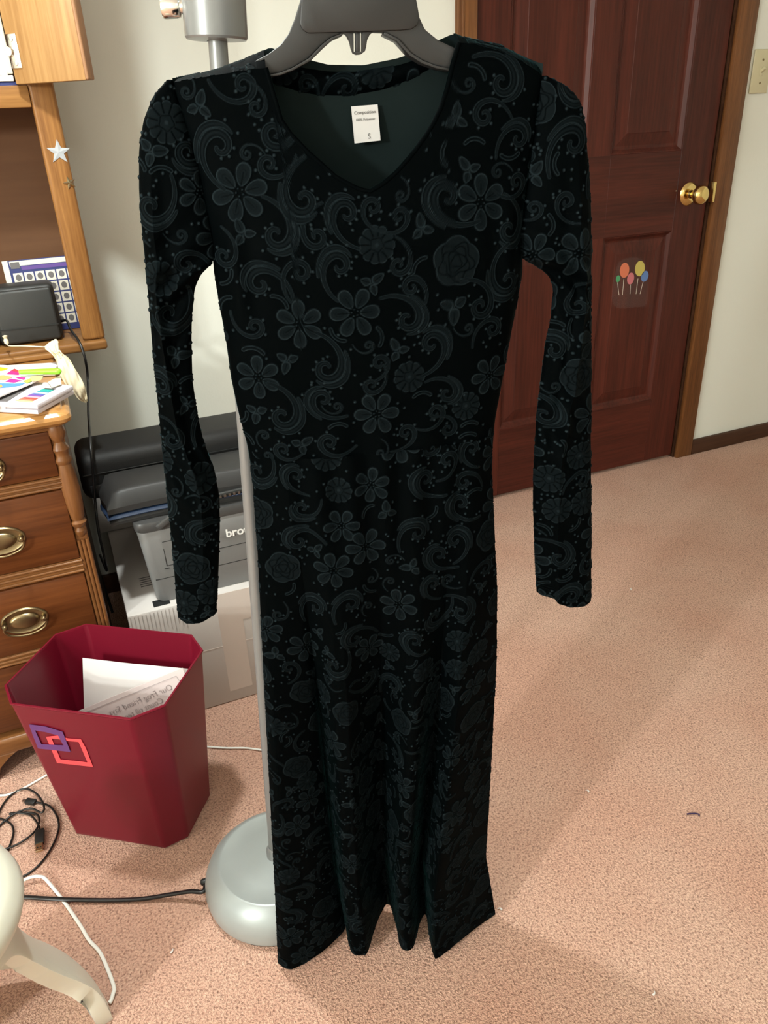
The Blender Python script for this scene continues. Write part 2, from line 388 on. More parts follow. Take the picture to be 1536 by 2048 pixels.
# ------------------------------------------------------------------ dresser
dz0 = .725; dxR = -.018; dxL = -1.15; dF = 1.350; dB = 1.955
dr = empty('dresser', (dxR-.5, dF+.3, 0), 'antique walnut dresser with brass oval pulls and reeded corner posts', 'dresser')
box('carcass', dxL+.02, -.036, dF+.012, 1.86, .055, dz0-.03, 'dresser', dr)
# top board with moulded edge
def dresser_top():
    def outline(ov, z):
        x1 = dxR+.0+ov; y0 = dF-.02-ov; c = .018; pts = []
        for k in range(7):
            t = math.radians(-90 + 90*k/6); pts.append((x1-c+c*math.cos(t), y0+c+c*math.sin(t), z))
        return [(dxL-ov, y0, z)] + pts + [(x1, dB, z), (dxL-ov, dB, z)]
    prof = [(-.012, dz0), (-.008, dz0-.001), (-.006, dz0-.005), (-.001, dz0-.0055), (.004, dz0-.010), (.0055, dz0-.016), (.004, dz0-.022), (-.003, dz0-.028), (-.008, dz0-.030)]
    bm = bmesh.new(); R = [[bm.verts.new(p) for p in outline(a, z)] for a, z in prof]; n = len(R[0])
    for A, B in zip(R, R[1:]):
        for k in range(n): bm.faces.new((A[k], A[(k+1) % n], B[(k+1) % n], B[k]))
    bm.faces.new(R[0]); bm.faces.new(R[-1][::-1])
    return soft(from_bm('top_board', bm, 'dresser_top', dr), 25)
dresser_top()
dX1 = -.054; dX0 = dxL+.05
rows = [(.604, .686), (.440, .578), (.272, .408), (.105, .248)]
for (a, b) in rows:
    d = box('drawer', dX0, dX1, dF-.004, dF+.015, a, b, 'dresser', dr, .003)
    zc = (a+b)/2
    for hx in (-.172, -.172-.72):
        hz = {0: .640, 1: .506, 2: .340, 3: .180}[rows.index((a, b))]
        # oval pull: moulded plate, posts, swinging bail
        def oval(name, stack):
            bm = bmesh.new(); R = []
            for a_, b_, t in stack: R.append([bm.verts.new((hx+a_*math.cos(q), dF-.004-t, hz+b_*math.sin(q))) for q in np.linspace(0, 2*math.pi, 40, endpoint=False)])
            for A, B in zip(R, R[1:]):
                for k in range(40): bm.faces.new((A[k], A[(k+1) % 40], B[(k+1) % 40], B[k]))
            bm.faces.new(R[-1]); return soft(from_bm(name, bm, 'antique', d), 60)
        oval('pull_plate', [(.041, .0265, 0), (.041, .0265, .002), (.038, .024, .0045), (.035, .0215, .003), (.026, .0155, .0026), (.0245, .0142, .006), (.020, .011, .0075), (.006, .003, .008)])
        for s in (-1, 1):
            lathe('pull_post', [(.0045, 0), (.0035, .006), (.0052, .010), (.0052, .014), (.003, .017), (0, .0175)], (hx+s*.033, dF-.006, hz+.002), (0, -1, 0), 'antique', d, 14)
        tube('bail', [(hx-.033, dF-.017, hz+.002), (hx-.036, dF-.016, hz-.008), (hx-.027, dF-.014, hz-.020), (hx, dF-.013, hz-.027), (hx+.027, dF-.014, hz-.020), (hx+.036, dF-.016, hz-.008), (hx+.033, dF-.017, hz+.002)], .0022, 'antique', d, 8, 5)
for (z0_, z1_) in ((.578, .604), (.408, .440), (.248, .272)):
    r_ = box('rail', dX0-.01, dX1+.002, dF-.002, dF+.014, z0_+.0015, z1_-.0015, 'dresser_rail', dr, .001, 1)
    zz = (z0_+z1_)/2; q = (z1_-z0_)/2
    for f in (-.62, 0, .62):
        tube('bead', [(dX0-.01, dF-.0025, zz+f*q), (dX1+.002, dF-.0025, zz+f*q)], .0028, 'dresser_rail', r_, 8, 1)
box('rail', dX0-.01, dX1+.002, dF-.003, dF+.014, .686, .696, 'dresser_rail', dr, .002)
# corner post: turned baluster above, reeded below
px_ = -.0425; py_ = dF+.006
box('corner_post', px_-.0115, px_+.0105, dF+.002, dF+.035, .05, .696, 'dresser_post', dr, .002, 1)
lathe('turned_column', [(.004, .478), (.009, .484), (.011, .492), (.007, .498), (.013, .503), (.0145, .509), (.0105, .514), (.0125, .520), (.0155, .545), (.0165, .575), (.0135, .61), (.0115, .622), (.0145, .627), (.0145, .632), (.0115, .637), (.0125, .645), (.015, .650), (.012, .657), (.0085, .663), (.013, .672), (.0155, .680), (.0135, .69), (.012, .696)], (px_, py_, 0), (0, 0, 1), 'dresser_post', dr, 24)
for k in (-1, 0, 1): tube('reed', [(px_+k*.0072, dF+.002, .06), (px_+k*.0072, dF+.002, .474)], .0035, 'dresser_post', dr, 10, 1)
box('base_moulding', dxL, dxR+.004, dF-.014, dF+.05, .058, .094, 'dresser_rail', dr, .008, 3)
# bracket feet with a curved inside edge
def foot(xo, sgn):
    pts = [(0, 0), (.10, 0), (.105, .010), (.112, .028), (.13, .045), (.15, .058), (0, .058)]
    return prism('bracket_foot', [(xo+sgn*x, dF-.010, z) for x, z in pts], (0, .03, 0), 'dresser_rail', dr, .002, 1)
foot(dxR-.002, -1); foot(-.40, 1); foot(dxL+.01, 1)

# ------------------------------------------------------------------ hutch on the dresser
hF = 1.708
hu = empty('hutch', (-.5, hF+.12, dz0), 'oak desk hutch with an open door standing on the dresser', 'hutch')
lz = .746
box('bottom_shelf', -1.12, .085, hF-.012, WY-.012, dz0+.0008, lz, 'oak_h', hu, .006, 3)
box('shelf_moulding', -1.12, -.02, hF-.030, hF-.0125, dz0+.0008, dz0+.013, 'oak_h', hu, .004, 3)
box('post', .040, .0845, hF, hF+.022, lz+.0005, 1.62, 'oak', hu, .006, 3)
box('post', -1.118, -1.075, hF, hF+.022, lz+.0005, 1.62, 'oak', hu, .006, 3)
box('side_panel', .066, .0815, hF+.0225, WY-.012, lz+.0005, 1.62, 'oak', hu)
box('side_panel', -1.115, -1.10, hF+.0225, WY-.012, lz+.0005, 1.62, 'oak', hu)
box('back_panel', -1.10, .066, WY-.030, WY-.020, lz+.0005, 1.62, 'oak_back', hu)
box('cross_rail', -1.075, .040, hF+.001, hF+.021, 1.176, 1.212, 'oak_h', hu, .003)
box('shelf', -1.10, .066, hF+.0225, WY-.031, 1.185, 1.203, 'oak_h', hu)
box('top_panel', -1.12, .09, hF-.01, WY-.012, 1.62, 1.64, 'oak_h', hu, .004)
# open cabinet door, swung well past ninety degrees
hx0, hy0 = .0265, hF-.012
da = math.radians(-38); dd = np.array([math.cos(da), math.sin(da), 0]); dn = np.array([math.sin(da), -math.cos(da), 0])
dl = .142
cdoor = obox('cabinet_door', np.array([hx0, hy0, 1.212+.19])+dd*(dl/2), (dd, dn, (0, 0, 1)), (dl/2, .009, .19), 'oak_light', hu, .002)
obox('edge_band', np.array([hx0, hy0, 1.212+.19])+dd*(dl+.0025), (dd, dn, (0, 0, 1)), (.0035, .0105, .190), 'oak_edge', cdoor, .003, 3)
hb = np.array([hx0, hy0, 0]) + dn*.0095
hg = obox('hinge', hb+dd*.012+np.array([0, 0, 1.262]), (dd, dn, (0, 0, 1)), (.010, .0018, .026), 'chrome', cdoor, .001)
for dz_ in (-.018, .018):
    lathe('hinge_screw', [(0, 0), (.004, 0), (.0036, .0015), (0, .0022)], hb+dd*.012+dn*.0018+np.array([0, 0, 1.262+dz_]), dn, 'chrome', cdoor, 14)
lathe('hinge_cup', [(.0085, -.010), (.0085, .003), (.007, .006), (0, .006)], hb+dd*.004+np.array([0, 0, 1.262]), dn, 'chrome', cdoor, 20)

# papers in the cupboard
def sheet(name, x0, x1, y0, y1, z0, z1, m, label, cat, group=None): return tag(box(name, x0, x1, y0, y1, z0, z1, m, None, .001, 1), label, cat, group)
sheet('folder', -.25, .024, hF+.03, hF+.2, 1.2035, 1.219, 'navy', 'dark blue folder lying under papers in the hutch cupboard', 'folder')
sheet('magazine', -.26, .020, hF+.026, hF+.2, 1.2195, 1.229, 'paper', 'white magazine lying on the folder in the hutch cupboard', 'magazine')
sheet('envelope', -.25, .012, hF+.03, hF+.2, 1.2295, 1.236, 'paper_pink', 'pale pink envelope on the pile in the hutch cupboard', 'envelope')
M['kraft'] = mat('cream_card', (.72, .66, .50), .7)
sheet('notepad', -.22, .022, hF+.12, hF+.135, 1.2365, 1.42, 'kraft', 'cream notepad standing upright in the hutch cupboard', 'notepad')

# stars stuck on the hutch post
def star(name, cx, cy, R, rot, Y, m, label, dome=0.):
    c = onY(cx, cy, Y); bm = bmesh.new(); ring = []
    for k in range(10):
        rr = R if k % 2 == 0 else R*.42; a = math.radians(rot + 36*k)
        ring.append(bm.verts.new((c[0]+rr*math.sin(a), Y, c[2]+rr*math.cos(a))))
    top = bm.verts.new((c[0], Y-.001-dome, c[2])); bk = [bm.verts.new(v.co+Vector((0, .0012, 0))) for v in ring]
    for k in range(10): bm.faces.new((ring[k], ring[(k+1) % 10], top)); bm.faces.new((ring[(k+1) % 10], ring[k], bk[k], bk[(k+1) % 10]))
    bm.faces.new(bk)
    return tag(from_bm(name, bm, m), label, 'star')
star('star', 117.5, 304, .0215, 3, hF-.0013, 'star_white', 'flat silver-white star stuck on the oak hutch post')
star('star', 139.5, 366, .0125, -14, hF-.0013, 'star_brass', 'small brass faceted star stuck on the oak hutch post', .0035)

# record sleeve stand-in: navy card with plain cream squares
al = empty('album_sleeve', (-.01, 1.86, lz), 'navy card sleeve with a grid of cream squares standing in the hutch', 'album')
aT = math.radians(8); ay0 = 1.842
def ap(x, z, t=0.): return (x, ay0+math.sin(aT)*z-math.cos(aT)*t, lz+.001+math.cos(aT)*z+math.sin(aT)*t-.0)
def aquad(name, x0, x1, z0, z1, t0, t1, m):
    A = [ap(x0, z0, t0), ap(x1, z0, t0), ap(x1, z1, t0), ap(x0, z1, t0)]; v = np.array(ap(0, 0, t1))-np.array(ap(0, 0, t0))
    return prism(name, A, v, m, al)
AX0, AW, AH = -.082, .146, .152
aquad('sleeve_board', AX0, AX0+AW, 0, AH, 0, .003, 'navy')
aquad('title_band', AX0+.014, AX0+AW, AH-.012, AH-.002, .003, .0034, 'cream_print')
aquad('spine_strip', AX0, AX0+.011, 0, AH, .003, .0034, 'cream_print')
aquad('emblem_block', AX0+.015, AX0+.033, AH-.017, AH-.004, .0034, .0038, 'ink')
M['violet'] = mat('violet_band', (.10, .05, .24), .5)
aquad('violet_band', AX0+.035, AX0+AW, AH-.021, AH-.0135, .003, .0034, 'violet')
for i in range(6):
    for j in range(5):
        x = AX0+.016+i*.0215; z = AH-.046-j*.0232
        sq = aquad('cream_square', x, x+.0185, z, z+.020, .003, .0034, 'cream_print')
        pts = [ap(x+.0095+.0058*math.cos(t), z+.0105+.0066*math.sin(t), .0034) for t in np.linspace(0, 2*math.pi, 14, endpoint=False)]
        prism('dark_dot', pts, np.array(ap(0, 0, .0038))-np.array(ap(0, 0, .0034)), 'ink', sq)

# black radio/speaker on the hutch shelf
ra = empty('speaker', (-.06, 1.79, lz), 'black plastic desktop speaker box on the hutch shelf', 'speaker')
box('body', -.118, .006, 1.752, 1.822, lz+.0008, lz+.115, 'radio', ra, .012, 4)
box('front_cover', -.112, .001, 1.742, 1.7535, lz+.004, lz+.110, 'radio', ra, .006, 3)
box('seam_ridge', -.112, .001, 1.7405, 1.7440, lz+.034, lz+.0355, 'black', ra)
box('left_unit', -.22, -.1185, 1.746, 1.822, lz+.0008, lz+.112, 'black', ra, .010, 4)
tube('speaker_cord', [(.006, 1.80, lz+.028), (.018, 1.785, lz+.030), onY(142, 660, 1.74), onY(158, 683, 1.69), onY(170, 716, 1.675), onY(176, 760, 1.685), onY(177, 830, 1.60), onY(182, 900, 1.517), onY(186, 950, 1.515), onY(191, 1010, 1.515), onY(197, 1062, 1.51), onZ(214, 1140, .284), onZ(200, 1110, .284)], .0028, 'cord_black', ra, 8)
tag(tube('cable', [onY(122, 838, 1.90), onY(134, 890, 1.90), onY(146, 950, 1.90), onY(165, 1040, 1.90), onZ(225, 1225, .004)], .0035, 'cord_black', None, 8), 'thick black power cable hanging behind the dresser side', 'cable')

# ------------------------------------------------------------------ things on the dresser top
zt = dz0+.001
# paint box
pb = empty('paint_box', tuple(onZ(70, 800, zt)), 'white lilac paint box with coloured swatches on the dresser corner', 'paint box')
def zprism(name, pts, ztop, th, m, parent, bevel=0.): return prism(name, [onZ(*p, ztop) for p in pts], (0, 0, -th), m, parent, bevel)
PBO = [(-60, 800), (10, 806), (74, 809), (146, 771), (92, 764), (20, 770)]
zprism('tray', [(-60, 812), (10, 817), (75, 820.5), (147, 780), (92, 772), (20, 778)], zt+.0075, .0073, 'lilac', pb, .0012)
zprism('lid', PBO, zt+.018, .0080, 'lilac', pb, .0015)
zprism('well_insert', [(-50, 800), (14, 803), (66, 770), (30, 768)], zt+.0187, .0005, 'ink', pb)
sw_c = [(.80, .62, .28), (.74, .20, .13), (.80, .08, .06), (.85, .35, .45), (.20, .08, .38), (.10, .12, .42), (.45, .68, .85), (.03, .30, .36), (.02, .38, .34), (.05, .05, .06)]
for i, c in enumerate(sw_c):
    M[f'sw{i}'] = mat(f'swatch_{i}', c, .4)
    t = i/10; a = np.array([30+t*62, 801.5-t*26.5]); d1 = np.array([31, 2.6]); d2 = np.array([4.9, -2.1])
    zprism('swatch', [a, a+d1*(1-.35*t), a+d1*(1-.35*t)+d2, a+d2], zt+.0188, .0005, f'sw{i}', pb)
zprism('catch', [(0, 807.5), (10, 808), (10, 812), (0, 811.5)], zt+.0120, .0045, 'lilac', pb)
# painted card lying across the paint box
ca = empty('painted_card', tuple(onZ(40, 760, zt)), 'card with a bright watercolour flower painting on the paint box', 'painting')
CZ = zt+.0255
zprism('card', [(-70, 822), (0, 792), (60, 767), (86, 754), (86, 746), (70, 737), (10, 730), (-70, 728)], CZ, .0022, 'paper', ca)
blob = [('pink', (.62, .03, .22), [(12, 748), (22, 741), (44, 746), (36, 750)]), ('magenta', (.50, .02, .28), [(30, 754), (52, 754), (48, 760), (36, 757)]), ('red', (.75, .05, .07), [(22, 741), (29, 737), (40, 742), (44, 746)]),
        ('plum', (.45, .03, .30), [(10, 763), (22, 757), (44, 761), (28, 765)]), ('blue', (.10, .30, .75), [(-40, 770), (0, 766), (30, 767), (52, 765), (40, 771), (10, 775), (-40, 779)]), ('peach', (.85, .42, .16), [(-20, 752), (8, 750), (25, 754), (12, 759), (-20, 760)]),
        ('yellow', (.90, .80, .02), [(-20, 736), (0, 734), (16, 737), (4, 741), (-20, 742)]), ('apricot', (.86, .50, .24), [(62, 753), (74, 750), (86, 752), (82, 760), (66, 763), (58, 758)]), ('leaf', (.40, .60, .10), [(46, 762), (60, 757), (64, 762), (54, 766)]), ('amber', (.85, .42, .10), [(-12, 771), (3, 769), (5, 773), (-2, 776), (-12, 776)])]
for i, (n_, c, p) in enumerate(blob):
    M['pt_'+n_] = mat('paint_'+n_, c, .5)
    zprism('paint_patch', p, CZ+.0004+.00012*i, .0003, 'pt_'+n_, ca)['label'] = n_ + ' patch of paint'
# sketch pad, marker, scrap
tag(zprism('sketch_pad', [(-70, 733), (0, 728), (106, 741), (124, 719), (0, 725), (-70, 727)][0:0] or [(-70, 749), (0, 745), (107, 739), (121, 724), (0, 731), (-70, 735)], zt+.0125, .0122, 'paper', None, .001), 'white sketch pad lying behind the painted card', 'sketch pad')
mk = empty('marker_pen', tuple(onZ(85, 745, zt+.02)), 'lime green marker pen lying on the sketch pad', 'marker')
ma, mb = onZ(40, 744, CZ+.008), onZ(113, 742.5, CZ+.008)
tube('barrel', [ma, mb], .0052, 'green', mk, 14, 6, rad=lambda t: .0044+.0012*t)
lathe('end_cap', [(.0056, 0), (.0055, .003), (.0045, .0065), (.002, .0085), (0, .009)], mb, mb-ma, 'green', mk, 16)
tag(zprism('paper_scrap', [(96, 764), (121, 750), (123, 768), (104, 775)], zt+.0215, .0008, 'kraft', None), 'crumpled tan paper scrap between sketch pad and paint box', 'paper')
# drawstring pouch: half on the dresser, hanging over the side
po = empty('drawstring_pouch', tuple(onY(120, 740, 1.50)), 'cream cotton drawstring pouch drooping over the dresser side', 'pouch')
def pouch():
    spine = [(101, 685, 13), (106, 693, 14), (112, 704, 9), (118, 713, 9.5), (125, 723, 14), (133, 738, 17), (142, 755, 18.5), (152, 772, 17), (161, 787, 13), (168, 797, 8), (173, 804, 3)]
    nu = 64; rows_ = []
    P = smooth_path([np.array(s, float) for s in spine], 5)
    for i, (x, y, hw) in enumerate(P):
        t = np.array(P[min(i+1, len(P)-1)][:2]) - np.array(P[max(i-1, 0)][:2]); t /= np.linalg.norm(t); nrm = np.array([-t[1], t[0]])
        row = []; Yc = 1.60 - .075*min(1, i/len(P)*1.4)
        wr = .0034*math.exp(-((i-14)/8.)**2) + .0012
        for k in range(nu+1):
            a = 2*math.pi*k/nu; tt_ = i/(len(P)-1)
            fold = 1+.10*math.sin(5*a+9*tt_)*math.exp(-((tt_-.28)/.2)**2)+.07*math.sin(3*a+14*tt_)+(.16*math.sin(7*a+1) if tt_ < .1 else 0)
            p = onY(x+nrm[0]*hw*math.cos(a)*.92*fold, y+nrm[1]*hw*math.cos(a)*.92*fold, Yc)
            row.append(p + np.array([0, -(.0095*hw/18*math.sin(a)*fold) + wr*math.sin(9*a+i*.3) + .0022*math.sin(11*tt_*3+2*a)*(tt_ > .3)*(tt_ < .95), 0]))
        rows_.append(row)
    return quadstrip('bag', [rows_], 'linen', po)
pouch()
tube('drawstring', [onY(92, 694, 1.585), onY(70, 693, 1.59), onY(45, 692, 1.62), onY(22, 692, 1.66), onY(15, 690, 1.68), onY(12, 684, 1.69), onY(13, 679, 1.69)], .0011, 'linen', po, 7)
lathe('knot', [(0, -.008), (.004, -.006), (.0045, 0), (.003, .004), (.005, .009), (0, .011)], onY(12, 681, 1.69), (0, 0, 1), 'linen', po, 12)
tube('drawstring', [onY(104, 700, 1.578), onY(112, 706, 1.570), onY(119, 701, 1.568), onY(123, 709, 1.565), onY(118, 719, 1.563), onY(116, 709, 1.566)], .0011, 'linen', po, 7)

# ------------------------------------------------------------------ boxes, printer, laptop sleeve, bag against the wall
bY = 1.367
M['faint_ink'] = mat('faint_box_print', (.46, .43, .41), .75)
cb = empty('cardboard_box', (.22, 1.65, 0), 'large white cardboard box on the carpet under the grey printer', 'box')
box('carton', .002, .47, bY, 1.955, .001, .279, 'white_card', cb, .003)
box('tape_strip', .175, .225, bY-.0006, bY+.001, .03, .2785, 'tape', cb)
box('tape_strip', .20, .46, bY-.0007, bY+.001, .205, .278, 'tape', cb)
box('flap_seam', .0025, .46, bY-.0005, bY+.001, .150, .1515, 'tape', cb)
for i in range(16): box('printed_line', .006+i*.0075, .0075+i*.0075, bY-.0006, bY+.001, .235-.008*(i % 3), .275, 'faint_ink', cb)
box('tape_black', .055, .088, 1.378, 1.402, .279, .2794, 'black', cb)
for i in range(5): box('shipping_print', .042, .075, 1.468+i*.009, 1.471+i*.009, .279, .2793, 'ink', cb)
c2 = empty('small_carton', (.2, 1.85, .28), 'white carton on the large box behind the grey printer', 'box')
box('carton', -.014, .43, 1.760, 1.955, .2796, .386, 'white_card', c2, .003)
box('carton_label', .022, .06, 1.7594, 1.761, .355, .380, 'ink', c2)
pr = empty('printer', (.25, 1.55, .28), 'grey laser printer sitting on the large white box', 'printer')
pF = 1.384
def printer_body(name, x0, x1, y0, y1, z0, z1, dx, m, c=.018):
    def ring(z, ins):
        pts = []
        for (cx_, cy_, a0) in ((x0+ins+c, y0+ins*.4+c, 180), (x1-ins-c, y0+ins*.4+c, 270), (x1-ins-c, y1-c, 0), (x0+ins+c, y1-c, 90)):
            for k in range(6):
                t = math.radians(a0+90*k/5); pts.append((cx_+c*math.cos(t), cy_+c*math.sin(t), z))
        return pts
    bm = bmesh.new(); zs = [(z0, dx+.003), (z0+.003, dx), (z1-.003, 0), (z1, .002)]
    R = [[bm.verts.new(p) for p in ring(z, i_)] for z, i_ in zs]; n = len(R[0])
    for A, B in zip(R, R[1:]):
        for k in range(n): bm.faces.new((A[k], A[(k+1) % n], B[(k+1) % n], B[k]))
    bm.faces.new(R[0][::-1]); bm.faces.new(R[-1])
    return soft(from_bm(name, bm, m, pr), 40)
printer_body('body', .053, .43, pF, 1.745, .2797, .442, .012, 'printer')
printer_body('top_cover', .050, .433, pF-.002, 1.745, .4425, .462, 0, 'printer_dark')
fz = .40
box('control_panel', .265-.06, .40, pF-.0005, pF+.01, .397, .437, 'printer', pr, .002)
def groove(x0, x1, z0, z1): box('groove', x0, x1, pF+.0005, pF+.004, z0, z1, 'black', pr)
groove(.090, .1, .355, .356)
for (x0, x1, z0, z1) in ((.095, .165, .360, .3612), (.095, .0962, .361, .415), (.095, .165, .4145, .4157), (.070, .42, .333, .3343), (.17, .42, .372, .3732)):
    box('panel_gap', x0, x1, pF-.0004+.0048*(.442-(z0+z1)/2)/.162, pF+.012, z0, z1, 'black', pr)
text('brand_text', 'brother', .0255, (.2185, pF-.0012, .3955), (1, 0, 0), (0, 0, 1), 'logo', pr, bold=.0006)
# laptop sleeve
ls = empty('laptop_sleeve', (.2, 1.5, .463), 'scuffed charcoal laptop sleeve lying on the grey printer', 'laptop sleeve')
def slab_soft(name, x0, x1, y0, y1, z0, z1, m, parent, sag, nx=26, ny=16):
    G = []
    for j in range(ny+1):
        row = []
        for i in range(nx+1):
            u, v = i/nx, j/ny; k = (1-abs(2*u-1)**22)*(1-abs(2*v-1)**10)
            row.append((x0+(x1-x0)*u + .004*math.sin(6*v+1), y0+(y1-y0)*v + .005*math.sin(5*u), z0 + (z1-z0)*(.25+.75*max(k, 0)**.5) + sag*math.sin(7*u+2*v)))
        G.append(row)
    G2 = [[(p[0], p[1], z0) for p in r] for r in G]
    bot = [r[::-1] for r in G2]
    return quadstrip(name, [G, bot, [G[0], G2[0]][::-1], [[r[0] for r in G], [r[0] for r in G2]], [[r[-1] for r in G], [r[-1] for r in G2]][::-1]], m, parent)
slab_soft('cover', .006, .40, 1.400, 1.520, .487, .528, 'neoprene', ls, .0015)
slab_soft('lower_cover', .006, .40, 1.400, 1.520, .4632, .486, 'neoprene', ls, .0)
slab_soft('lining', .003, .30, 1.394, 1.50, .478, .484, 'bluelining', ls, .0)
tube('zip', [(.150, 1.393, .481), (.22, 1.396, .484), (.31, 1.398, .486), (.40, 1.402, .486)], .0062, 'black', ls, 10)
for i in range(26): box('zip_tooth', .152+i*.0094, .1565+i*.0094, 1.3862+.0002*i, 1.390+.0002*i, .4795+.00018*i, .4845+.00018*i, 'zip', ls)
obox('zip_slider', (.142, 1.3885, .480), ((.94, 0, .34), (0, 1, 0), (-.34, 0, .94)), (.010, .004, .005), 'zip', ls, .002)
obox('zip_pull', (.113, 1.3765, .464), ((.86, 0, .5), (0, 1, 0), (-.5, 0, .86)), (.026, .003, .006), 'printer_dark', ls, .0025)
bg = empty('black_bag', (.2, 1.6, .463), 'black nylon case lying across the printer behind the laptop sleeve', 'bag')
o = box('body', -.026, .42, 1.527, 1.665, .4632, .562, 'nylon', bg, .024, 5)
box('lid_seam', -.020, .414, 1.5255, 1.532, .522, .5245, 'black', bg, .001)
box('bottom_flap', -.012, .410, 1.5245, 1.531, .475, .500, 'nylon', bg, .003)

# ------------------------------------------------------------------ wastebasket
bc = np.array([-.0485, 1.147]); ba = math.radians(-35.5)
bu = np.array([math.cos(ba), math.sin(ba)]); bv = np.array([-math.sin(ba), math.cos(ba)])
def octa(a, b, c, z):
    P = [(-a+c, -b), (a-c, -b), (a, -b+c), (a, b-c), (a-c, b), (-a+c, b), (-a, b-c), (-a, -b+c)]
    return [np.array([*(bc+bu*x+bv*y), z]) for x, y in P]
wb = empty('wastebasket', (*bc, 0), 'magenta plastic octagonal wastebasket with paper in it', 'wastebasket')
def basket():
    prof = [(.112, .074, .028, .0015), (.1165, .0785, .030, .005), (.118, .080, .031, .012), (.1425, .109, .0385, .326), (.1440, .1105, .039, .3285), (.1435, .110, .039, .3305), (.1405, .107, .0375, .3305), (.1400, .1065, .037, .326), (.1155, .0775, .030, .008)]
    bm = bmesh.new(); R = [[bm.verts.new(p) for p in octa(*q)] for q in prof]
    for A, B in zip(R, R[1:]):
        for k in range(8): bm.faces.new((A[k], A[(k+1) % 8], B[(k+1) % 8], B[k]))
    bm.faces.new(R[0][::-1]); bm.faces.new(R[-1])
    bmesh.ops.recalc_face_normals(bm, faces=bm.faces)
    ve = [e_ for e_ in bm.edges if abs(e_.verts[0].co.z-e_.verts[1].co.z) > .1]
    bmesh.ops.bevel(bm, geom=ve, offset=.006, segments=3, profile=.5, affect='EDGES')
    return soft(from_bm('shell', bm, 'bin', wb), 22)
basket()
f0, f1 = octa(.1425, .109, .0385, .326)[0:2]; f2 = octa(.118, .080, .031, .012)[0]
fN = np.cross(f1-f0, f2-f0); fN /= np.linalg.norm(fN); fN = -fN if fN @ (CAM-f0) < 0 else fN
def bplane(px, py, off=.0006): return onP(px, py, f0+fN*off, fN)
def tape_frame(name, outer, inner, m, off):
    A = [bplane(*p, off) for p in outer]; B = [bplane(*p, off) for p in inner]; n = len(A); bm = bmesh.new()
    for k in range(n):
        k2 = (k+1) % n; q = [A[k], A[k2], B[k2], B[k]]; f_ = [bm.verts.new(p) for p in q]; g_ = [bm.verts.new(p-fN*.0005) for p in q]
        bm.faces.new(f_); bm.faces.new(g_[::-1])
        for j in range(4): bm.faces.new((f_[j], g_[j], g_[(j+1) % 4], f_[(j+1) % 4]))
    return from_bm(name, bm, m, wb)
tape_frame('coral_square', [(92, 1474), (117, 1471), (135, 1477), (162, 1479), (172, 1497), (186, 1534), (150, 1530), (114, 1526)], [(103, 1477), (116, 1478), (136, 1482), (157, 1484), (163, 1497), (175, 1525), (150, 1522), (121, 1519)], 'coral', .0012)['label'] = 'coral tape square'
tape_frame('purple_square', [(58, 1449), (90, 1453), (125, 1464), (133, 1484), (141, 1504), (105, 1500), (76, 1497), (66, 1472)], [(70, 1461), (90, 1464), (116, 1471), (121, 1480), (127, 1491), (105, 1490), (83, 1489), (76, 1474)], 'purple', .0020)['label'] = 'purple tape square'
# papers standing in it
def bsheet(name, off, rot, pxs, m, label, th=.0006):
    a = ba+math.radians(rot); n = np.array([math.sin(a), -math.cos(a), .18]); n /= np.linalg.norm(n)
    P0 = np.array([*(bc+bv*off), .2]); pts = [onP(*p, P0, n) for p in pts_clip(pxs)]
    return tag(prism(name, pts, -n*th, m), label, 'paper'), P0, n
def pts_clip(p): return p
en, *_ = bsheet('envelope', .045, 2, [(165, 1316), (250, 1326), (386, 1339), (384, 1365), (345, 1480), (170, 1470)], 'paper', 'blank white envelope standing at the back of the wastebasket')
ps, P0, n_ = bsheet('printed_sheet', .012, 6, [(128, 1434), (250, 1383), (365, 1336), (371, 1352), (360, 1400), (330, 1470), (180, 1492), (140, 1470)], 'paper_pink', 'printed paper leaning on the white envelope in the wastebasket')
def onsheet(px, py): return onP(px, py, P0+n_*.0004, n_)
for s, a_, b_, sz in (('Our Frog Friend Says', (347, 1378), (221, 1431), .0150), ('Count till ten:', (329, 1404), (250, 1440), .0150)):
    A, B = onsheet(*a_), onsheet(*b_); xdir = B-A; xdir /= np.linalg.norm(xdir); ydir = np.cross(n_, xdir)
    if ydir[2] < 0: ydir = -ydir
    L_ = np.linalg.norm(B-A)
    t_ = text('print_line', s, sz, A, xdir, ydir, 'print', ps)
    W_ = max((np.array(v.co)-A) @ xdir for v in t_.data.vertices)
    for v in t_.data.vertices:
        q = np.array(v.co)-A; v.co = Vector(A + xdir*(q@xdir)*L_/W_ + ydir*(q@ydir)*L_/W_ + n_*.0002)
for (a_, b_) in (((150, 1433), (352, 1352)), ((352, 1352), (365, 1372))):
    A, B = onsheet(*a_), onsheet(*b_); d_ = (B-A)/np.linalg.norm(B-A); s_ = np.cross(n_, d_)*.0007
    prism('border_line', [A-s_, B-s_, B+s_, A+s_], n_*.0002, 'print', ps)

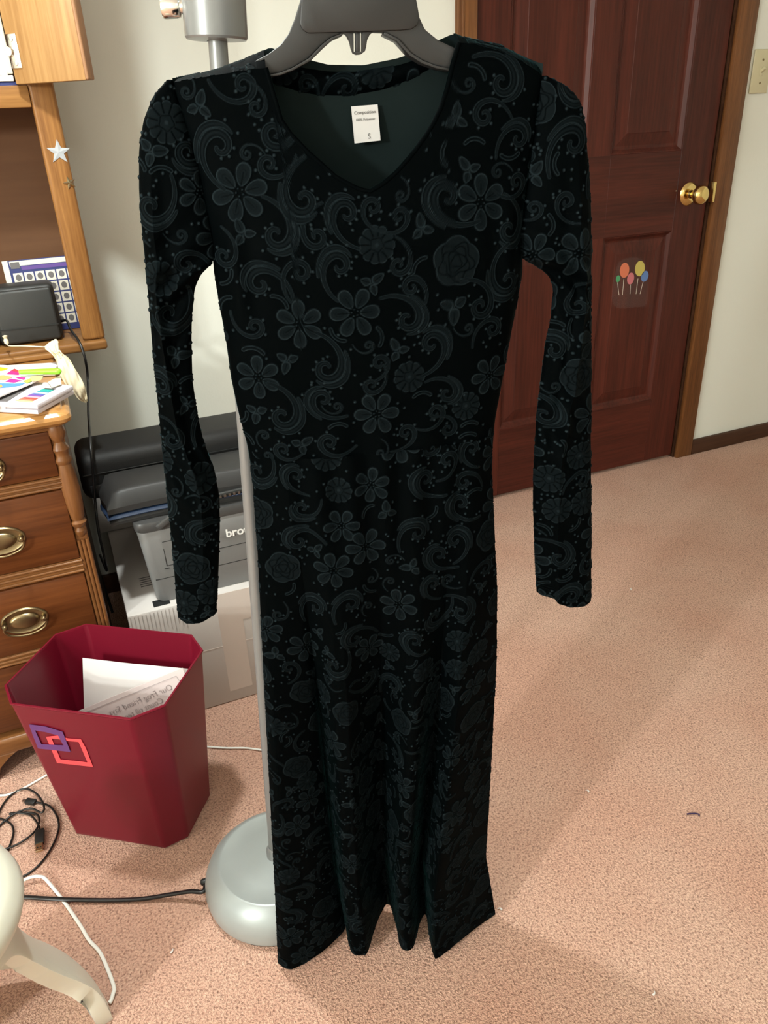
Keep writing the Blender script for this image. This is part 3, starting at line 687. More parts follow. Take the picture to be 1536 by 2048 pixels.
# ------------------------------------------------------------------ floor lamp
lb = np.array([.141, .886]); lH = np.array([math.sin(YAW), math.cos(YAW), 0])
def onD(px, py, D): d = ray(px, py); return CAM + d*(D/(d@lH))
lD = lb @ lH[:2]
fl = empty('floor_lamp', (*lb, 0), 'silver grey floor lamp with a domed base and thin pole', 'floor lamp')
lathe('base', [(0, .002), (.112, .002), (.117, .006), (.119, .016), (.1175, .030), (.112, .044), (.103, .055), (.094, .0625), (.0905, .0645), (.088, .0645), (.084, .0635), (.06, .0645), (.02, .066), (0, .066)], (*lb, 0), (0, 0, 1), 'lampbase', fl, 64, 30)
lathe('base_foot', [(0, .0), (.114, .0), (.115, .003), (0, .004)], (*lb, 0), (0, 0, 1), 'black', fl, 48)
pb_ = np.array([*lb, .060]); ptop = onD(436, 90, lD); pa = (ptop-pb_)/np.linalg.norm(ptop-pb_)
lathe('pole_socket', [(.0135, -.004), (.0135, .02), (.0105, .026), (.0095, .026)], pb_, pa, 'lampgrey', fl, 24)
pL = np.linalg.norm(ptop-pb_)
lathe('pole', [(.0092, 0), (.0092, pL+.1)], pb_, pa, 'lampgrey', fl, 28)
hp = onD(433.5, 80, lD)
lathe('height_clamp', [(.0095, -.001), (.0285, 0), (.0298, .002), (.0300, .008), (.0300, .135), (.027, .14), (.012, .142)], hp, pa, 'lampgrey', fl, 40, 30)
kd = -r0; kq = onD(372, 14, lD)
lathe('clamp_knob', [(.006, -.004), (.006, .005), (.0085, .006), (.0095, .009), (.0095, .020), (.0085, .0225), (0, .0225)], kq, kd, 'chrome', fl, 24)
at = hp+pa*.14; hd = np.array(LAMP_POS)
tube('arm', [at, at+pa*.12, at+pa*.24+np.array([-.01, .03, 0]), (hd+at)/2+np.array([0, 0, .30]), hd+np.array([0, 0, .16]), hd+np.array([0, 0, .09])], .007, 'lampgrey', fl, 12)
lathe('shade', [(.018, .085), (.022, .084), (.050, .055), (.078, .022), (.086, -.004), (.0848, -.004), (.0765, .022), (.049, .053), (.0, .075)], hd, (0, 0, 1), 'lampshade', fl, 40)
cp = onZ(411, 1784, .02)
tube('lamp_cord', [(*(lb+np.array([-.112, .034])), .022), onZ(406, 1783, .024), onZ(380, 1783, .022), onZ(340, 1789, .012), onZ(290, 1797, .006), onZ(240, 1800, .005), onZ(180, 1800, .006), onZ(110, 1798, .007), onZ(60, 1795, .006), onZ(20, 1794, .005), onZ(-60, 1790, .004)], .0028, 'cord_black', fl, 10, flat=1.4)
lathe('cord_grommet', [(.0045, -.004), (.006, .0), (.0055, .006), (.0035, .008)], (*(lb+np.array([-.113, .034])), .022), (-.95, .3, 0), 'black', fl, 14)

# ------------------------------------------------------------------ cables and crumbs on the carpet
ub = empty('usb_cable', tuple(onZ(60, 1650, 0)), 'black coiled USB charging cable lying on the carpet', 'cable')
def fl_path(P, z=.003): return [onZ(*p[:2], p[2] if len(p) > 2 else z) for p in P]
tube('cord', fl_path([(70, 1605), (80, 1606), (100, 1613), (115, 1635), (117, 1660), (105, 1692), (85, 1722), (60, 1745), (30, 1760), (-15, 1778), (-60, 1760), (-50, 1700), (-10, 1660), (25, 1630, .005), (60, 1617, .006), (84, 1625, .008), (87, 1608, .008), (70, 1585, .006), (45, 1578, .004), (15, 1597), (-5, 1635), (-8, 1690), (5, 1715), (20, 1690), (27, 1660), (15, 1643), (-20, 1635), (-45, 1660), (-30, 1700), (20, 1695, .006), (60, 1672, .006), (77, 1650, .006), (75, 1630, .006), (50, 1625, .004), (20, 1628, .004), (30, 1626, .004), (60, 1630, .004), (77, 1650, .006), (79, 1660, .006)]), .0019, 'cord_black', ub, 8, 6)
a_, b_ = onZ(80, 1660, .006), onZ(79, 1688, .006); d_ = (b_-a_)/np.linalg.norm(b_-a_)
obox('plug_grip', (a_+b_)/2, (d_, np.cross((0, 0, 1), d_), (0, 0, 1)), (np.linalg.norm(b_-a_)/2, .0078, .0042), 'black', ub, .0018)
obox('plug_metal', b_+d_*.008, (d_, np.cross((0, 0, 1), d_), (0, 0, 1)), (.0085, .006, .0023), 'gold', ub, .0004, 1)
for s in (-1, 1): obox('plug_hole', b_+d_*.009+np.cross((0, 0, 1), d_)*.0025*s+np.array([0, 0, .0023]), (d_, np.cross((0, 0, 1), d_), (0, 0, 1)), (.0014, .0011, .0002), 'black', ub)
a_, b_ = onZ(71, 1605, .005), onZ(52, 1602, .005); d_ = (b_-a_)/np.linalg.norm(b_-a_)
obox('micro_plug_grip', (a_+b_)/2, (d_, np.cross((0, 0, 1), d_), (0, 0, 1)), (np.linalg.norm(b_-a_)/2, .006, .0038), 'black', ub, .002)
obox('micro_plug_tip', b_+d_*.003, (d_, np.cross((0, 0, 1), d_), (0, 0, 1)), (.004, .003, .0015), 'zip', ub)
wc = tag(tube('white_cord', fl_path([(-60, 1780, .012), (0, 1775, .014), (28, 1769, .015), (60, 1755, .014), (78, 1753, .012), (90, 1757, .009), (110, 1780, .005), (130, 1806, .003), (160, 1850, .003), (178, 1880, .003), (200, 1905, .003), (218, 1945, .003), (228, 1975, .004), (226, 1988, .004), (222, 2001, .004), (218, 2006, .004)]), .0023, 'cord_white', None, 10, flat=1.3), 'white two-strand lamp cord looping beside the frosted plastic stool', 'cord')
tag(tube('white_cord', fl_path([(-40, 1590), (0, 1591), (20, 1588), (48, 1576), (85, 1555), (130, 1530), (200, 1505), (300, 1492)]), .0022, 'cord_white', None, 8), 'white cord running from the dresser foot behind the wastebasket', 'cord')
tag(tube('white_cord', fl_path([(380, 1490), (420, 1494), (455, 1496), (490, 1496), (515, 1499), (560, 1503), (640, 1500)]), .0020, 'cord_white', None, 8), 'thin white cord crossing the carpet behind the lamp pole', 'cord')
tag(tube('thread_bit', fl_path([(1374, 1628, .002), (1382, 1627, .003), (1392, 1627, .003), (1398, 1629, .003), (1398, 1632, .002)]), .0013, 'thread', None, 6), 'tiny indigo thread lying on the open carpet', 'thread')
for (x, y), lb_ in zip(((1262, 1180), (341, 1906), (1004, 1820), (1306, 1990), (1178, 1584)), ('white crumb on the carpet beyond the right sleeve cuff', 'white crumb on the carpet in front of the lamp base', 'white sliver on the carpet beside the skirt hem', 'white crumb in the shadowed carpet', 'white crumb on the open lit carpet')):
    c = onZ(x, y, .002); a = random.random()*3
    tag(tube('crumb', [c, c+np.array([.004*math.cos(a), .004*math.sin(a), .001]), c+np.array([.007*math.cos(a+.4), .007*math.sin(a+.4), 0])], .0013, 'paper', None, 6, 3, rad=lambda t: .0016-.0010*t), lb_, 'crumb')

# ------------------------------------------------------------------ frosted plastic stool at the bottom left
sc = np.array([-.305, .735])
so = empty('plastic_stool', (*sc, 0), 'frosted white moulded plastic stool with arched flaring legs', 'stool')
def stool():
    def rad(z):
        return float(np.interp(z, [0, .03, .06, .09, .12, .15, .18, .22, .27, .34], [.170, .170, .166, .158, .146, .132, .120, .108, .100, .097]))
    nz, na = 26, 720; bm = bmesh.new(); cols = []
    def arch(a, c, half, H):
        d_ = abs((a-math.radians(c)+math.pi) % (2*math.pi)-math.pi)/math.radians(half)
        return H*max(0, 1-d_**5)**.5
    for k in range(na):
        a = 2*math.pi*k/na; h0 = max(arch(a, -60, 72, .285), arch(a, 112, 64, .055), arch(a, 213, 32, .20)); col_ = []
        for i in range(nz):
            z = h0+(.34-h0)*i/(nz-1); r = rad(z); col_.append(bm.verts.new((sc[0]+r*math.cos(a), sc[1]+r*math.sin(a), z+.0005)))
        cols.append(col_)
    for k in range(na):
        A, B = cols[k], cols[(k+1) % na]
        for i in range(nz-1): bm.faces.new((A[i], B[i], B[i+1], A[i+1]))
    o = from_bm('leg_shell', bm, 'frost', so, True)
    md = o.modifiers.new('solid', 'SOLIDIFY'); md.thickness = .022; md.offset = -1
    md2 = o.modifiers.new('bev', 'BEVEL'); md2.width = .002; md2.segments = 2; md2.limit_method = 'ANGLE'; md2.angle_limit = math.radians(50)
    return o
stool()
lathe('seat', [(0, .372), (.09, .370), (.115, .364), (.125, .354), (.128, .344), (.125, .334), (.115, .326), (.10, .335), (0, .34)], (sc[0], sc[1], 0), (0, 0, 1), 'frost', so, 64, 40)

#DRESS
# ------------------------------------------------------------------ the dress: pattern stamps (centimetres, 0.4 mm grid)
RES = .04
def grid(half):
    n = int(math.ceil(half/RES)); a = np.arange(-n, n+1)*RES
    return np.meshgrid(a, a)                       # x right, y up
def sm(d, w=.035): return np.clip(.5-d/(2*w), 0, 1)
def gauss(d, w): return np.exp(-(d/w)**2)
def plateau(d, rim=.055):                          # raised motif with a bead along its edge
    m = sm(d); return m, m*(.52+.48*gauss(d+rim, .045))
def st_flower(R, rot, npet=6):
    X, Y = grid(R*1.1); m = np.zeros_like(X); h = np.zeros_like(X)
    for k in range(npet):
        a = rot+2*math.pi*k/npet; x = X*math.cos(a)+Y*math.sin(a); y = -X*math.sin(a)+Y*math.cos(a)
        q = (x-.60*R); b = .265*R*(1+.28*q/(.4*R)); d = (np.sqrt((q/(.41*R))**2+(y/np.maximum(b, .05))**2)-1)*.265*R
        mm, hh = plateau(d); hh = hh*(1-.75*gauss(y, .035)*(x > .2*R)*(x < .68*R)); hh = hh*(1-.3*gauss(d+.16*R, .03))
        h = np.where(mm > m, hh, np.maximum(h, hh*(m < .5))); m = np.maximum(m, mm)
    for k in range(5):
        a = rot+.5+2*math.pi*k/5; d = np.hypot(X-.13*R*math.cos(a), Y-.13*R*math.sin(a))-.07; h = np.maximum(h*(1-gauss(d, .05)*.8), 1.1*sm(d)); m = np.maximum(m, sm(d))
    return m, h
def st_daisy(R, rot, npet=11):
    X, Y = grid(R*1.15); r = np.hypot(X, Y); t = np.arctan2(Y, X)+rot
    d = r-R*(.86+.14*np.abs(np.cos(t*npet/2))**.6); m, h = plateau(d)
    g = np.abs(np.sin(t*npet/2))*r*2/npet
    h = h*(1-.9*gauss(g*0+np.abs(np.cos(t*npet/2))*r*2/npet, .055)*(r > .42*R))
    d2 = r-.34*R*(1+.1*np.cos(5*t)); h = h*(1-.75*gauss(d2, .04)); h = h+.3*sm(r-.1*R)*m
    return m, h
def st_rose(R, rot):
    X, Y = grid(R*1.15); r = np.hypot(X, Y); t = np.arctan2(Y, X)+rot
    d = r-R*(.88+.12*np.abs(np.sin(2.5*t))); m, h = plateau(d)
    for f, n, ph in ((.68, 5, .6), (.52, 4, 1.9), (.37, 3, .2), (.22, 3, 2.2)):
        h = h*(1-.85*gauss(r-R*f*(1+.18*np.sin(n*t+ph)), .048))
    h = h*(1-.7*gauss(np.abs(np.sin(2.5*t))*r*.8, .035)*(r > .68*R))
    return m, h
def st_leaves(R, rot):
    X, Y = grid(R*1.1); m = np.zeros_like(X); h = np.zeros_like(X)
    for a0, L, W, off in ((0, .50, .31, .52), (2.2, .36, .28, .44), (-1.9, .40, .27, .46)):
        a = rot+a0; x = X*math.cos(a)+Y*math.sin(a)-off*R; y = -X*math.sin(a)+Y*math.cos(a)
        d = (np.sqrt((x/(L*R))**2+(y/(W*R*(1-.35*x/(L*R))))**2)-1)*W*R; mm, hh = plateau(d)
        hh = hh*(1-.7*gauss(y, .03)*(np.abs(x) < .3*R)); h = np.maximum(h, hh); m = np.maximum(m, mm)
    a = rot+2.9; x = X*math.cos(a)+Y*math.sin(a); y = -X*math.sin(a)+Y*math.cos(a)
    d = np.maximum(np.abs(y+.15*x*x/R)-.07, np.abs(x-.25*R)-.3*R); h = np.maximum(h, .8*sm(d)); m = np.maximum(m, sm(d))
    return m, h
def poly_dist(X, Y, P, W):
    best = np.full(X.shape, 9.); c = np.zeros_like(X); wid = np.zeros_like(X)
    for i in range(len(P)-1):
        a, b = P[i], P[i+1]; v = b-a; L2 = v@v+1e-9
        t = np.clip(((X-a[0])*v[0]+(Y-a[1])*v[1])/L2, 0, 1); d = np.hypot(X-a[0]-t*v[0], Y-a[1]-t*v[1])
        w_ = W[i]+(W[i+1]-W[i])*t; q = d-w_; k = q < best
        best = np.where(k, q, best); c = np.where(k, d, c); wid = np.where(k, w_, wid)
    return best, c/np.maximum(wid, .02)
def st_scroll(R, rot, ch, turn=430, feather=True, dots=6, width=.37):
    """spiral hook with its centre at the stamp centre, tail leaving towards angle rot; ch=+1 anticlockwise from the inside out"""
    n = 54; T = math.radians(turn); f = np.linspace(0, 1, n); ph = f*T
    rho = R*np.where(f < .72, .22+.80*(f/.72)**1.1, 1.02+2.6*((f-.72)/.28)**1.3)
    P = np.zeros((n, 2))
    for i in range(1, n): P[i] = P[i-1]+rho[i]*(ph[i]-ph[i-1])*np.array([math.cos(ch*ph[i]), math.sin(ch*ph[i])])
    k = int(n*.66); P -= P[:k].mean(0)*.9+.1*P[:k//2].mean(0)
    a = rot-math.atan2(P[-1, 1], P[-1, 0]); C, S = math.cos(a), math.sin(a); P = P@np.array([[C, S], [-S, C]])
    W = R*width*np.interp(f, [0, .05, .35, .75, 1], [.42, .50, .72, 1.0, .42])
    X, Y = grid(max(np.abs(P).max()+.55, R*1.6)); m = np.zeros_like(X); h = m.copy()
    d, c = poly_dist(X, Y, P, W); m, h = plateau(d, .04); h = h*(1-.6*gauss(c-.48, .16))
    tan = np.gradient(P, axis=0); tan /= np.linalg.norm(tan, axis=1)[:, None]+1e-9; nor = np.stack([tan[:, 1], -tan[:, 0]], 1)*ch
    if feather:
        s0, s1 = int(n*.52), int(n*.90); Q = P[s0:s1]+nor[s0:s1]*(W[s0:s1]*1.75)[:, None]
        d2, c2 = poly_dist(X, Y, Q, W[s0:s1]*np.interp(np.linspace(0, 1, s1-s0), [0, .4, 1], [.35, .85, .55])); m2, h2 = plateau(d2, .04)
        m = np.maximum(m, m2); h = np.maximum(h, h2*(1-.4*gauss(c2-.45, .2)))
    for j in range(dots):
        i = int(n*(.24+.46*j/max(dots-1, 1))); o_ = P[i]+nor[i]*(W[i]*(1.0 if not feather or i < n*.5 else 2.6)+.17)
        d3 = np.hypot(X-o_[0], Y-o_[1])-.125; m = np.maximum(m, sm(d3)); h = np.maximum(h, 1.25*sm(d3, .06))
    return m, h
def st_dot(r=.12):
    X, Y = grid(.2); d = np.hypot(X, Y)-r; return sm(d), 1.25*sm(d, .06)
def st_arc(R, rot):
    X, Y = grid(R*1.3); f = np.linspace(-.75, .75, 14); P = np.stack([R*1.1*np.sin(f), R*1.1*np.cos(f)-R*.85], 1)
    C, S = math.cos(rot), math.sin(rot); P = P@np.array([[C, S], [-S, C]])
    d, c = poly_dist(X, Y, P, np.full(14, R*.17)); m, h = plateau(d, .04); return m, h*(1-.6*gauss(c-.1, .3))
class Field:
    def __init__(s, a0, a1, b0, b1):               # metres
        s.a0, s.b0 = a0, b0; s.nx = int((a1-a0)*100/RES)+2; s.ny = int((b1-b0)*100/RES)+2
        s.m = np.zeros((s.ny, s.nx), np.float32); s.h = np.zeros((s.ny, s.nx), np.float32)
    def stamp(s, st, a, b, check=None):
        m, h = st; n = m.shape[0]; i = int(round((a-s.a0)*100/RES))-n//2; j = int(round((b-s.b0)*100/RES))-n//2
        x0, y0 = max(i, 0), max(j, 0); x1, y1 = min(i+n, s.nx), min(j+n, s.ny)
        if x1-x0 < 4 or y1-y0 < 4: return False
        mm = m[y0-j:y1-j, x0-i:x1-i]; hh = h[y0-j:y1-j, x0-i:x1-i]; M_ = s.m[y0:y1, x0:x1]
        if check is not None and np.count_nonzero((M_ > .3) & (mm > .3)) > check*np.count_nonzero(mm > .3): return False
        s.m[y0:y1, x0:x1] = np.maximum(M_, mm); H_ = s.h[y0:y1, x0:x1]; s.h[y0:y1, x0:x1] = np.where(mm > .5, np.maximum(hh, H_*(M_ > mm+.2)), np.maximum(H_, hh)); return True
    def fill(s, lib, tries, check=.015):
        order = sorted(range(len(lib)), key=lambda k: -np.count_nonzero(lib[k][0] > .3)); ng = 4
        for g in range(ng):
            sub = order[g*len(order)//ng:(g+1)*len(order)//ng]
            for _ in range(tries):
                k = sub[rng.integers(len(sub))]; s.stamp(lib[k], s.a0+rng.random()*s.nx*RES/100, s.b0+rng.random()*s.ny*RES/100, check)
        d = st_dot()
        for _ in range(tries*2): s.stamp(d, s.a0+rng.random()*s.nx*RES/100, s.b0+rng.random()*s.ny*RES/100, 0.)
    def sample(s, a, b):
        x = np.clip((a-s.a0)*100/RES, 0, s.nx-1.001); y = np.clip((b-s.b0)*100/RES, 0, s.ny-1.001)
        i = x.astype(int); j = y.astype(int); fx = x-i; fy = y-j
        f = lambda A: (A[j, i]*(1-fx)+A[j, i+1]*fx)*(1-fy)+(A[j+1, i]*(1-fx)+A[j+1, i+1]*fx)*fy
        h = f(s.h); return np.clip(h, 0, 1.2)**2.0, h  # motif tone from height, with rim highlights put into the colour
TAU = 2*math.pi
LIB = []
for k in range(4): LIB += [st_flower(2.0+.25*(k % 2), k*.7, 6), st_daisy(1.45+.15*(k % 2), k*.6), st_leaves(1.45, k*1.6), st_leaves(1.2, k*1.6+.8)]
for k in range(2): LIB += [st_rose(2.0, k*1.3)]
for k in range(8):
    LIB += [st_scroll(1.0, k*TAU/8, 1 if k % 2 else -1), st_scroll(.82, k*TAU/8+.4, -1 if k % 2 else 1, 440, k % 3 == 0, 5), st_scroll(.58, k*TAU/8+.2, 1 if k % 2 else -1, 520, False, 3, .34), st_arc(1.1, k*.8)]
for k in range(4): LIB += [st_scroll(.42, k*1.5, 1 if k % 2 else -1, 560, False, 0, .36)]

# ------------------------------------------------------------------ the dress: frame and outline
DYAW = math.radians(14.5)
dres = np.array([math.cos(DYAW), -math.sin(DYAW), 0]); dren = np.array([-math.sin(DYAW), -math.cos(DYAW), 0])
HH = np.array([math.sin(YAW), math.cos(YAW), 0])
dO = CAM + ray(735, 900)*(.735/(ray(735, 900) @ HH)); dO[2] = 0
def U(px, py, n=0.):
    q = onP(px, py, dO+dren*n, dren); return np.array([(q-dO) @ dres, q[2]])
def W3(s, z, n): return dO + np.multiply.outer(s, dres) + np.multiply.outer(n, dren) + np.multiply.outer(z, np.array([0, 0, 1.]))
def curve(pts, n=0.):
    A = np.array([U(*p, n) for p in pts]); o_ = np.argsort(A[:, 1]); return A[o_, 1], A[o_, 0]
def smooth1(a, k=9):
    if k < 3: return a
    p = np.pad(a, k, mode='edge'); w_ = np.hanning(2*k+1); w_ /= w_.sum(); return np.convolve(p, w_, 'valid')[:len(a)] if len(a) == len(np.convolve(p, w_, 'valid')) else np.convolve(p, w_, 'same')[k:-k]
HEMZ = .018
hem_px = [(556, 1926), (572, 1936), (592, 1934), (640, 1905), (676, 1872), (690, 1850), (686, 1822), (686, 1822), (697, 1880), (706, 1898), (722, 1900), (734, 1894), (750, 1845), (768, 1808), (780, 1806), (792, 1850), (800, 1886), (812, 1896), (826, 1886), (838, 1840), (850, 1822), (858, 1870), (866, 1904), (876, 1910), (920, 1879), (955, 1853), (991, 1828)]
hp_ = np.array([onZ(*p, HEMZ) for p in hem_px]); hs = (hp_-dO) @ dres; hn = (hp_-dO) @ dren
hc = np.array(smooth_path([np.array(p) for p in zip(hs, hn)], 8)); hl = np.r_[0, np.cumsum(np.hypot(*np.diff(hc, axis=0).T))]
HARC = hl[-1]
eL = [(345, 168), (365, 230), (395, 330), (414, 430), (424, 500), (428, 545), (437, 600), (452, 680), (463, 760), (478, 830), (490, 872), (497, 900), (505, 960), (515, 1100), (522, 1250), (530, 1400), (540, 1600), (548, 1750)]
eR = [(1085, 152), (1077, 200), (1062, 300), (1048, 400), (1042, 480), (1046, 540), (1039, 580), (1018, 689), (1003, 761), (989, 838), (985, 880), (983, 930), (990, 1071), (997, 1176), (999, 1317), (998, 1380), (993, 1520), (986, 1661), (981, 1740)]
zL, sL_ = curve(eL); zR, sR_ = curve(eR)
zL = np.r_[HEMZ, zL]; sL_ = np.r_[hc[0, 0], sL_]; zR = np.r_[HEMZ, zR]; sR_ = np.r_[hc[-1, 0], sR_]
zz_ = np.linspace(HEMZ, max(zL[-1], zR[-1]), 900)
sLs = smooth1(np.interp(zz_, zL, sL_), 14); sRs = smooth1(np.interp(zz_, zR, sR_), 14)
SL = lambda z: np.interp(z, zz_, sLs); SR = lambda z: np.interp(z, zz_, sRs)
ZW = U(735, 885)[1]
dress = empty('dress', tuple(dO+np.array([0, 0, HEMZ])), 'dark teal velvet long-sleeved maxi dress embossed with flowers and scrolls', 'dress')
EMB = .0009
def grid_mesh(name, P, mask, parent, m='velvet', flip=False, wrap=False):
    ny, nx = P.shape[:2]; me = bpy.data.meshes.new(name)
    idx = np.arange(ny*nx).reshape(ny, nx)
    if wrap: idx = np.concatenate([idx, idx[:, :1]], 1)
    q = np.stack([idx[:-1, :-1], idx[:-1, 1:], idx[1:, 1:], idx[1:, :-1]], -1).reshape(-1, 4)
    if flip: q = q[:, ::-1]
    me.vertices.add(ny*nx); me.vertices.foreach_set('co', P.reshape(-1).astype(np.float32))
    me.loops.add(q.size); me.loops.foreach_set('vertex_index', q.reshape(-1).astype(np.int32))
    me.polygons.add(len(q)); me.polygons.foreach_set('loop_start', np.arange(0, q.size, 4, dtype=np.int32))
    me.polygons.foreach_set('use_smooth', np.ones(len(q), bool))
    at = me.attributes.new('emboss', 'FLOAT', 'POINT'); at.data.foreach_set('value', mask.reshape(-1).astype(np.float32))
    me.update(calc_edges=True); me.validate()
    return link(name, me, m, parent)
def normals(P):
    a = np.gradient(P, axis=1); b = np.gradient(P, axis=0); n = np.cross(a, b); n /= np.linalg.norm(n, axis=-1, keepdims=True)+1e-12
    s = np.sign((n*dren).sum(-1).mean()); return n*s
def smoothstep(x): x = np.clip(x, 0, 1); return x*x*(3-2*x)

# ------------------------------------------------------------------ bodice
sA, zA0 = -.235, ZW-.03
FB = Field(-.24, .26, ZW-.03, 1.20)
def place(kind, px, py, *a):
    s, z = U(px, py); FB.stamp(kind, s, z)
PXCM = .050                                        # about 0.5 mm of cloth to a photo pixel here
for px, py, R, rt in ((480, 382, 48, .2), (948, 400, 47, .5), (595, 634, 44, .5), (701, 610, 46, .0), (516, 741, 42, .5), (744, 806, 44, .0), (968, 738, 40, .1)): place(st_flower(R*PXCM, rt), px, py)
for px, py, R in ((743, 480, 33), (807, 735, 31), (920, 796, 30)): place(st_daisy(R*PXCM, px*.1), px, py)
place(st_rose(45*PXCM, .4), 897, 513); place(st_leaves(34*PXCM, -1.6), 893, 600)
SC = [(546, 462, 21, 531, 410, 1, 1), (630, 464, 17, 635, 427, -1, 0), (690, 420, 20, 704, 469, 1, 1), (738, 410, 14, 749, 434, 1, 0), (786, 425, 14, 760, 440, -1, 0), (447, 506, 15, 445, 472, 1, 0), (784, 518, 15, 781, 479, 1, 0),
      (519, 563, 21, 593, 590, -1, 1), (598, 536, 17, 578, 598, 1, 0), (675, 521, 20, 670, 572, 1, 1), (509, 640, 15, 474, 622, -1, 0), (643, 719, 23, 633, 672, 1, 1), (747, 707, 14, 735, 724, -1, 0), (733, 749, 14, 745, 730, 1, 0),
      (559, 815, 23, 544, 774, 1, 1), (643, 778, 19, 712, 830, 1, 1), (655, 862, 17, 690, 868, 1, 0), (885, 385, 24, 925, 420, 1, 1), (1001, 454, 20, 998, 402, 1, 1), (1006, 552, 22, 1003, 503, -1, 1), (943, 601, 20, 920, 569, 1, 0),
      (809, 563, 16, 820, 600, -1, 0), (800, 626, 21, 760, 590, 1, 1), (846, 672, 21, 837, 716, -1, 1), (972, 649, 16, 938, 675, 1, 0), (880, 772, 17, 837, 744, 1, 1), (857, 807, 15, 830, 830, -1, 0), (883, 841, 14, 866, 830, 1, 0),
      (485, 169, 17, 433, 163, -1, 0), (511, 215, 12, 505, 195, 1, 0), (546, 264, 19, 560, 240, 1, 0), (446, 293, 22, 450, 368, 1, 1), (537, 325, 15, 602, 306, 1, 0), (608, 394, 22, 606, 310, -1, 1), (993, 169, 21, 925, 100, 1, 1),
      (960, 234, 16, 996, 236, -1, 0), (1029, 280, 17, 966, 325, 1, 1), (1022, 361, 15, 990, 370, -1, 0), (565, 880, 14, 600, 880, 1, 0), (800, 845, 15, 780, 870, -1, 0), (925, 880, 20, 960, 860, 1, 1)]
for px, py, R, tx, ty, ch, fe in SC:
    a, b = U(px, py), U(tx, ty); place(st_scroll(R*PXCM*.98, math.atan2(b[1]-a[1], b[0]-a[0]), ch, 430 if fe else 490, bool(fe), 6 if fe else 4), px, py)
for px, py, rt in ((487, 462, 1.9), (734, 553, .6), (573, 706, -1.9), (514, 812, -1.8), (784, 684, 2.0), (830, 450, 1.7), (400, 214, 1.2), (902, 238, 1.4), (925, 338, 2.2), (600, 870, .5)): place(st_leaves(27*PXCM, rt), px, py)
place(st_arc(24*PXCM, -.2), 507, 690)
SMALL = [l for l in LIB if np.count_nonzero(l[0] > .3)*RES*RES < 1.5]
FB.fill(SMALL, 160, .0)
# top edge of the front: shoulder line and V neck
top_px = [(340, 166), (380, 160), (430, 152), (480, 144), (515, 139), (531, 138), (536, 165), (543, 195), (566, 254), (612, 303), (667, 352), (705, 372), (729, 380), (752, 368), (781, 345), (814, 309), (846, 267), (869, 228), (884, 190), (897, 140), (908, 98), (912, 88), (940, 90), (990, 103), (1040, 125), (1075, 145), (1088, 158)]
tc_ = np.array([U(*p) for p in top_px]); ts, tz = tc_[:, 0], tc_[:, 1]
nx = 460
u = np.sin(np.linspace(-1, 1, nx)*math.pi/2*.97)/math.sin(math.pi/2*.97)
ztop = np.full(nx, 1.08)
for _ in range(60):
    s_ = SL(ztop)+(u+1)/2*(SR(ztop)-SL(ztop)); ztop = .5*ztop+.5*np.interp(s_, ts, tz)
ny = 520; v = np.linspace(0, 1, ny)[:, None]
Z = ZW-.0015+v*(ztop[None, :]-ZW+.0015); S = SL(Z)+(u[None, :]+1)/2*(SR(Z)-SL(Z))
Tb = np.interp(Z, [ZW, ZW+.10, 1.03, 1.10, 1.17], [.030, .034, .034, .024, .013])
prof = lambda u_, k=2.6: np.sqrt(np.clip(1-np.abs(u_)**k, 0, 1))
Nn = Tb*prof(u)[None, :]
wz = smoothstep((Z-ZW)/.06)
Nn = Nn+.0022*(1-wz)*np.sin(u*17+1)*prof(u)+.0016*np.sin(S*60+Z*22)*np.exp(-((Z-.93)/.07)**2)
armp = np.exp(-((Z-U(0+735, 520)[1])/.045)**2)
Nn = Nn+armp*.004*np.cos((np.abs(u)-.86)*26)*smoothstep((np.abs(u)-.62)/.3)
P = W3(S, Z, Nn); mk_, he = FB.sample(S, Z)
edge = smoothstep((1-v)*(ztop[None, :]-ZW)/.004)
P = P+normals(P)*(he*EMB)[..., None]
grid_mesh('bodice_front', P, mk_, dress)
# rolled neckline binding along the V
nk = [W3(np.float64(a), np.float64(b), np.float64(c)) for a, b, c in zip(S[-1], Z[-1], Nn[-1])]
i0 = int(np.argmin(np.abs(S[-1]-ts[5]))); i1 = int(np.argmin(np.abs(S[-1]-ts[21])))
tube('neckline_binding', [nk[i] - dren*.0012 for i in range(i0, i1+1, 6)], .0022, 'velvet', dress, 8, 1)
# shoulders: cloth turned over the hanger to the back
bt_px = [(330, 163), (358, 156), (420, 143), (488, 120), (520, 104), (541, 95), (575, 108), (616, 119), (657, 129), (728, 130), (793, 117), (818, 109), (860, 88), (905, 68), (928, 78), (993, 90), (1042, 114), (1090, 138)]
bt = np.array([U(*p, -.016) for p in bt_px])
def ridge(i_from, i_to, name):
    rows_ = []
    for i in np.linspace(i_from, i_to, 150).astype(int):
        s0, z0, n0 = S[-1, i], Z[-1, i], Nn[-1, i]; zb = max(np.interp(s0, bt[:, 0], bt[:, 1]), z0+.002); row = []
        for t in np.linspace(0, 1, 28):
            a = t*math.pi/2*1.25; row.append((s0, z0+(zb-z0)*math.sin(min(a, math.pi/2)), n0-(n0+.016)*t))
        rows_.append(row)
    A = np.array(rows_); P_ = W3(A[..., 0], A[..., 1], A[..., 2]); m_, h_ = FB.sample(A[..., 0], A[..., 1]-A[..., 2])
    return grid_mesh(name, P_+normals(P_)*(h_*EMB)[..., None], m_, dress, flip=True)
ridge(14, i0, 'shoulder'); ridge(i1, nx-15, 'shoulder')
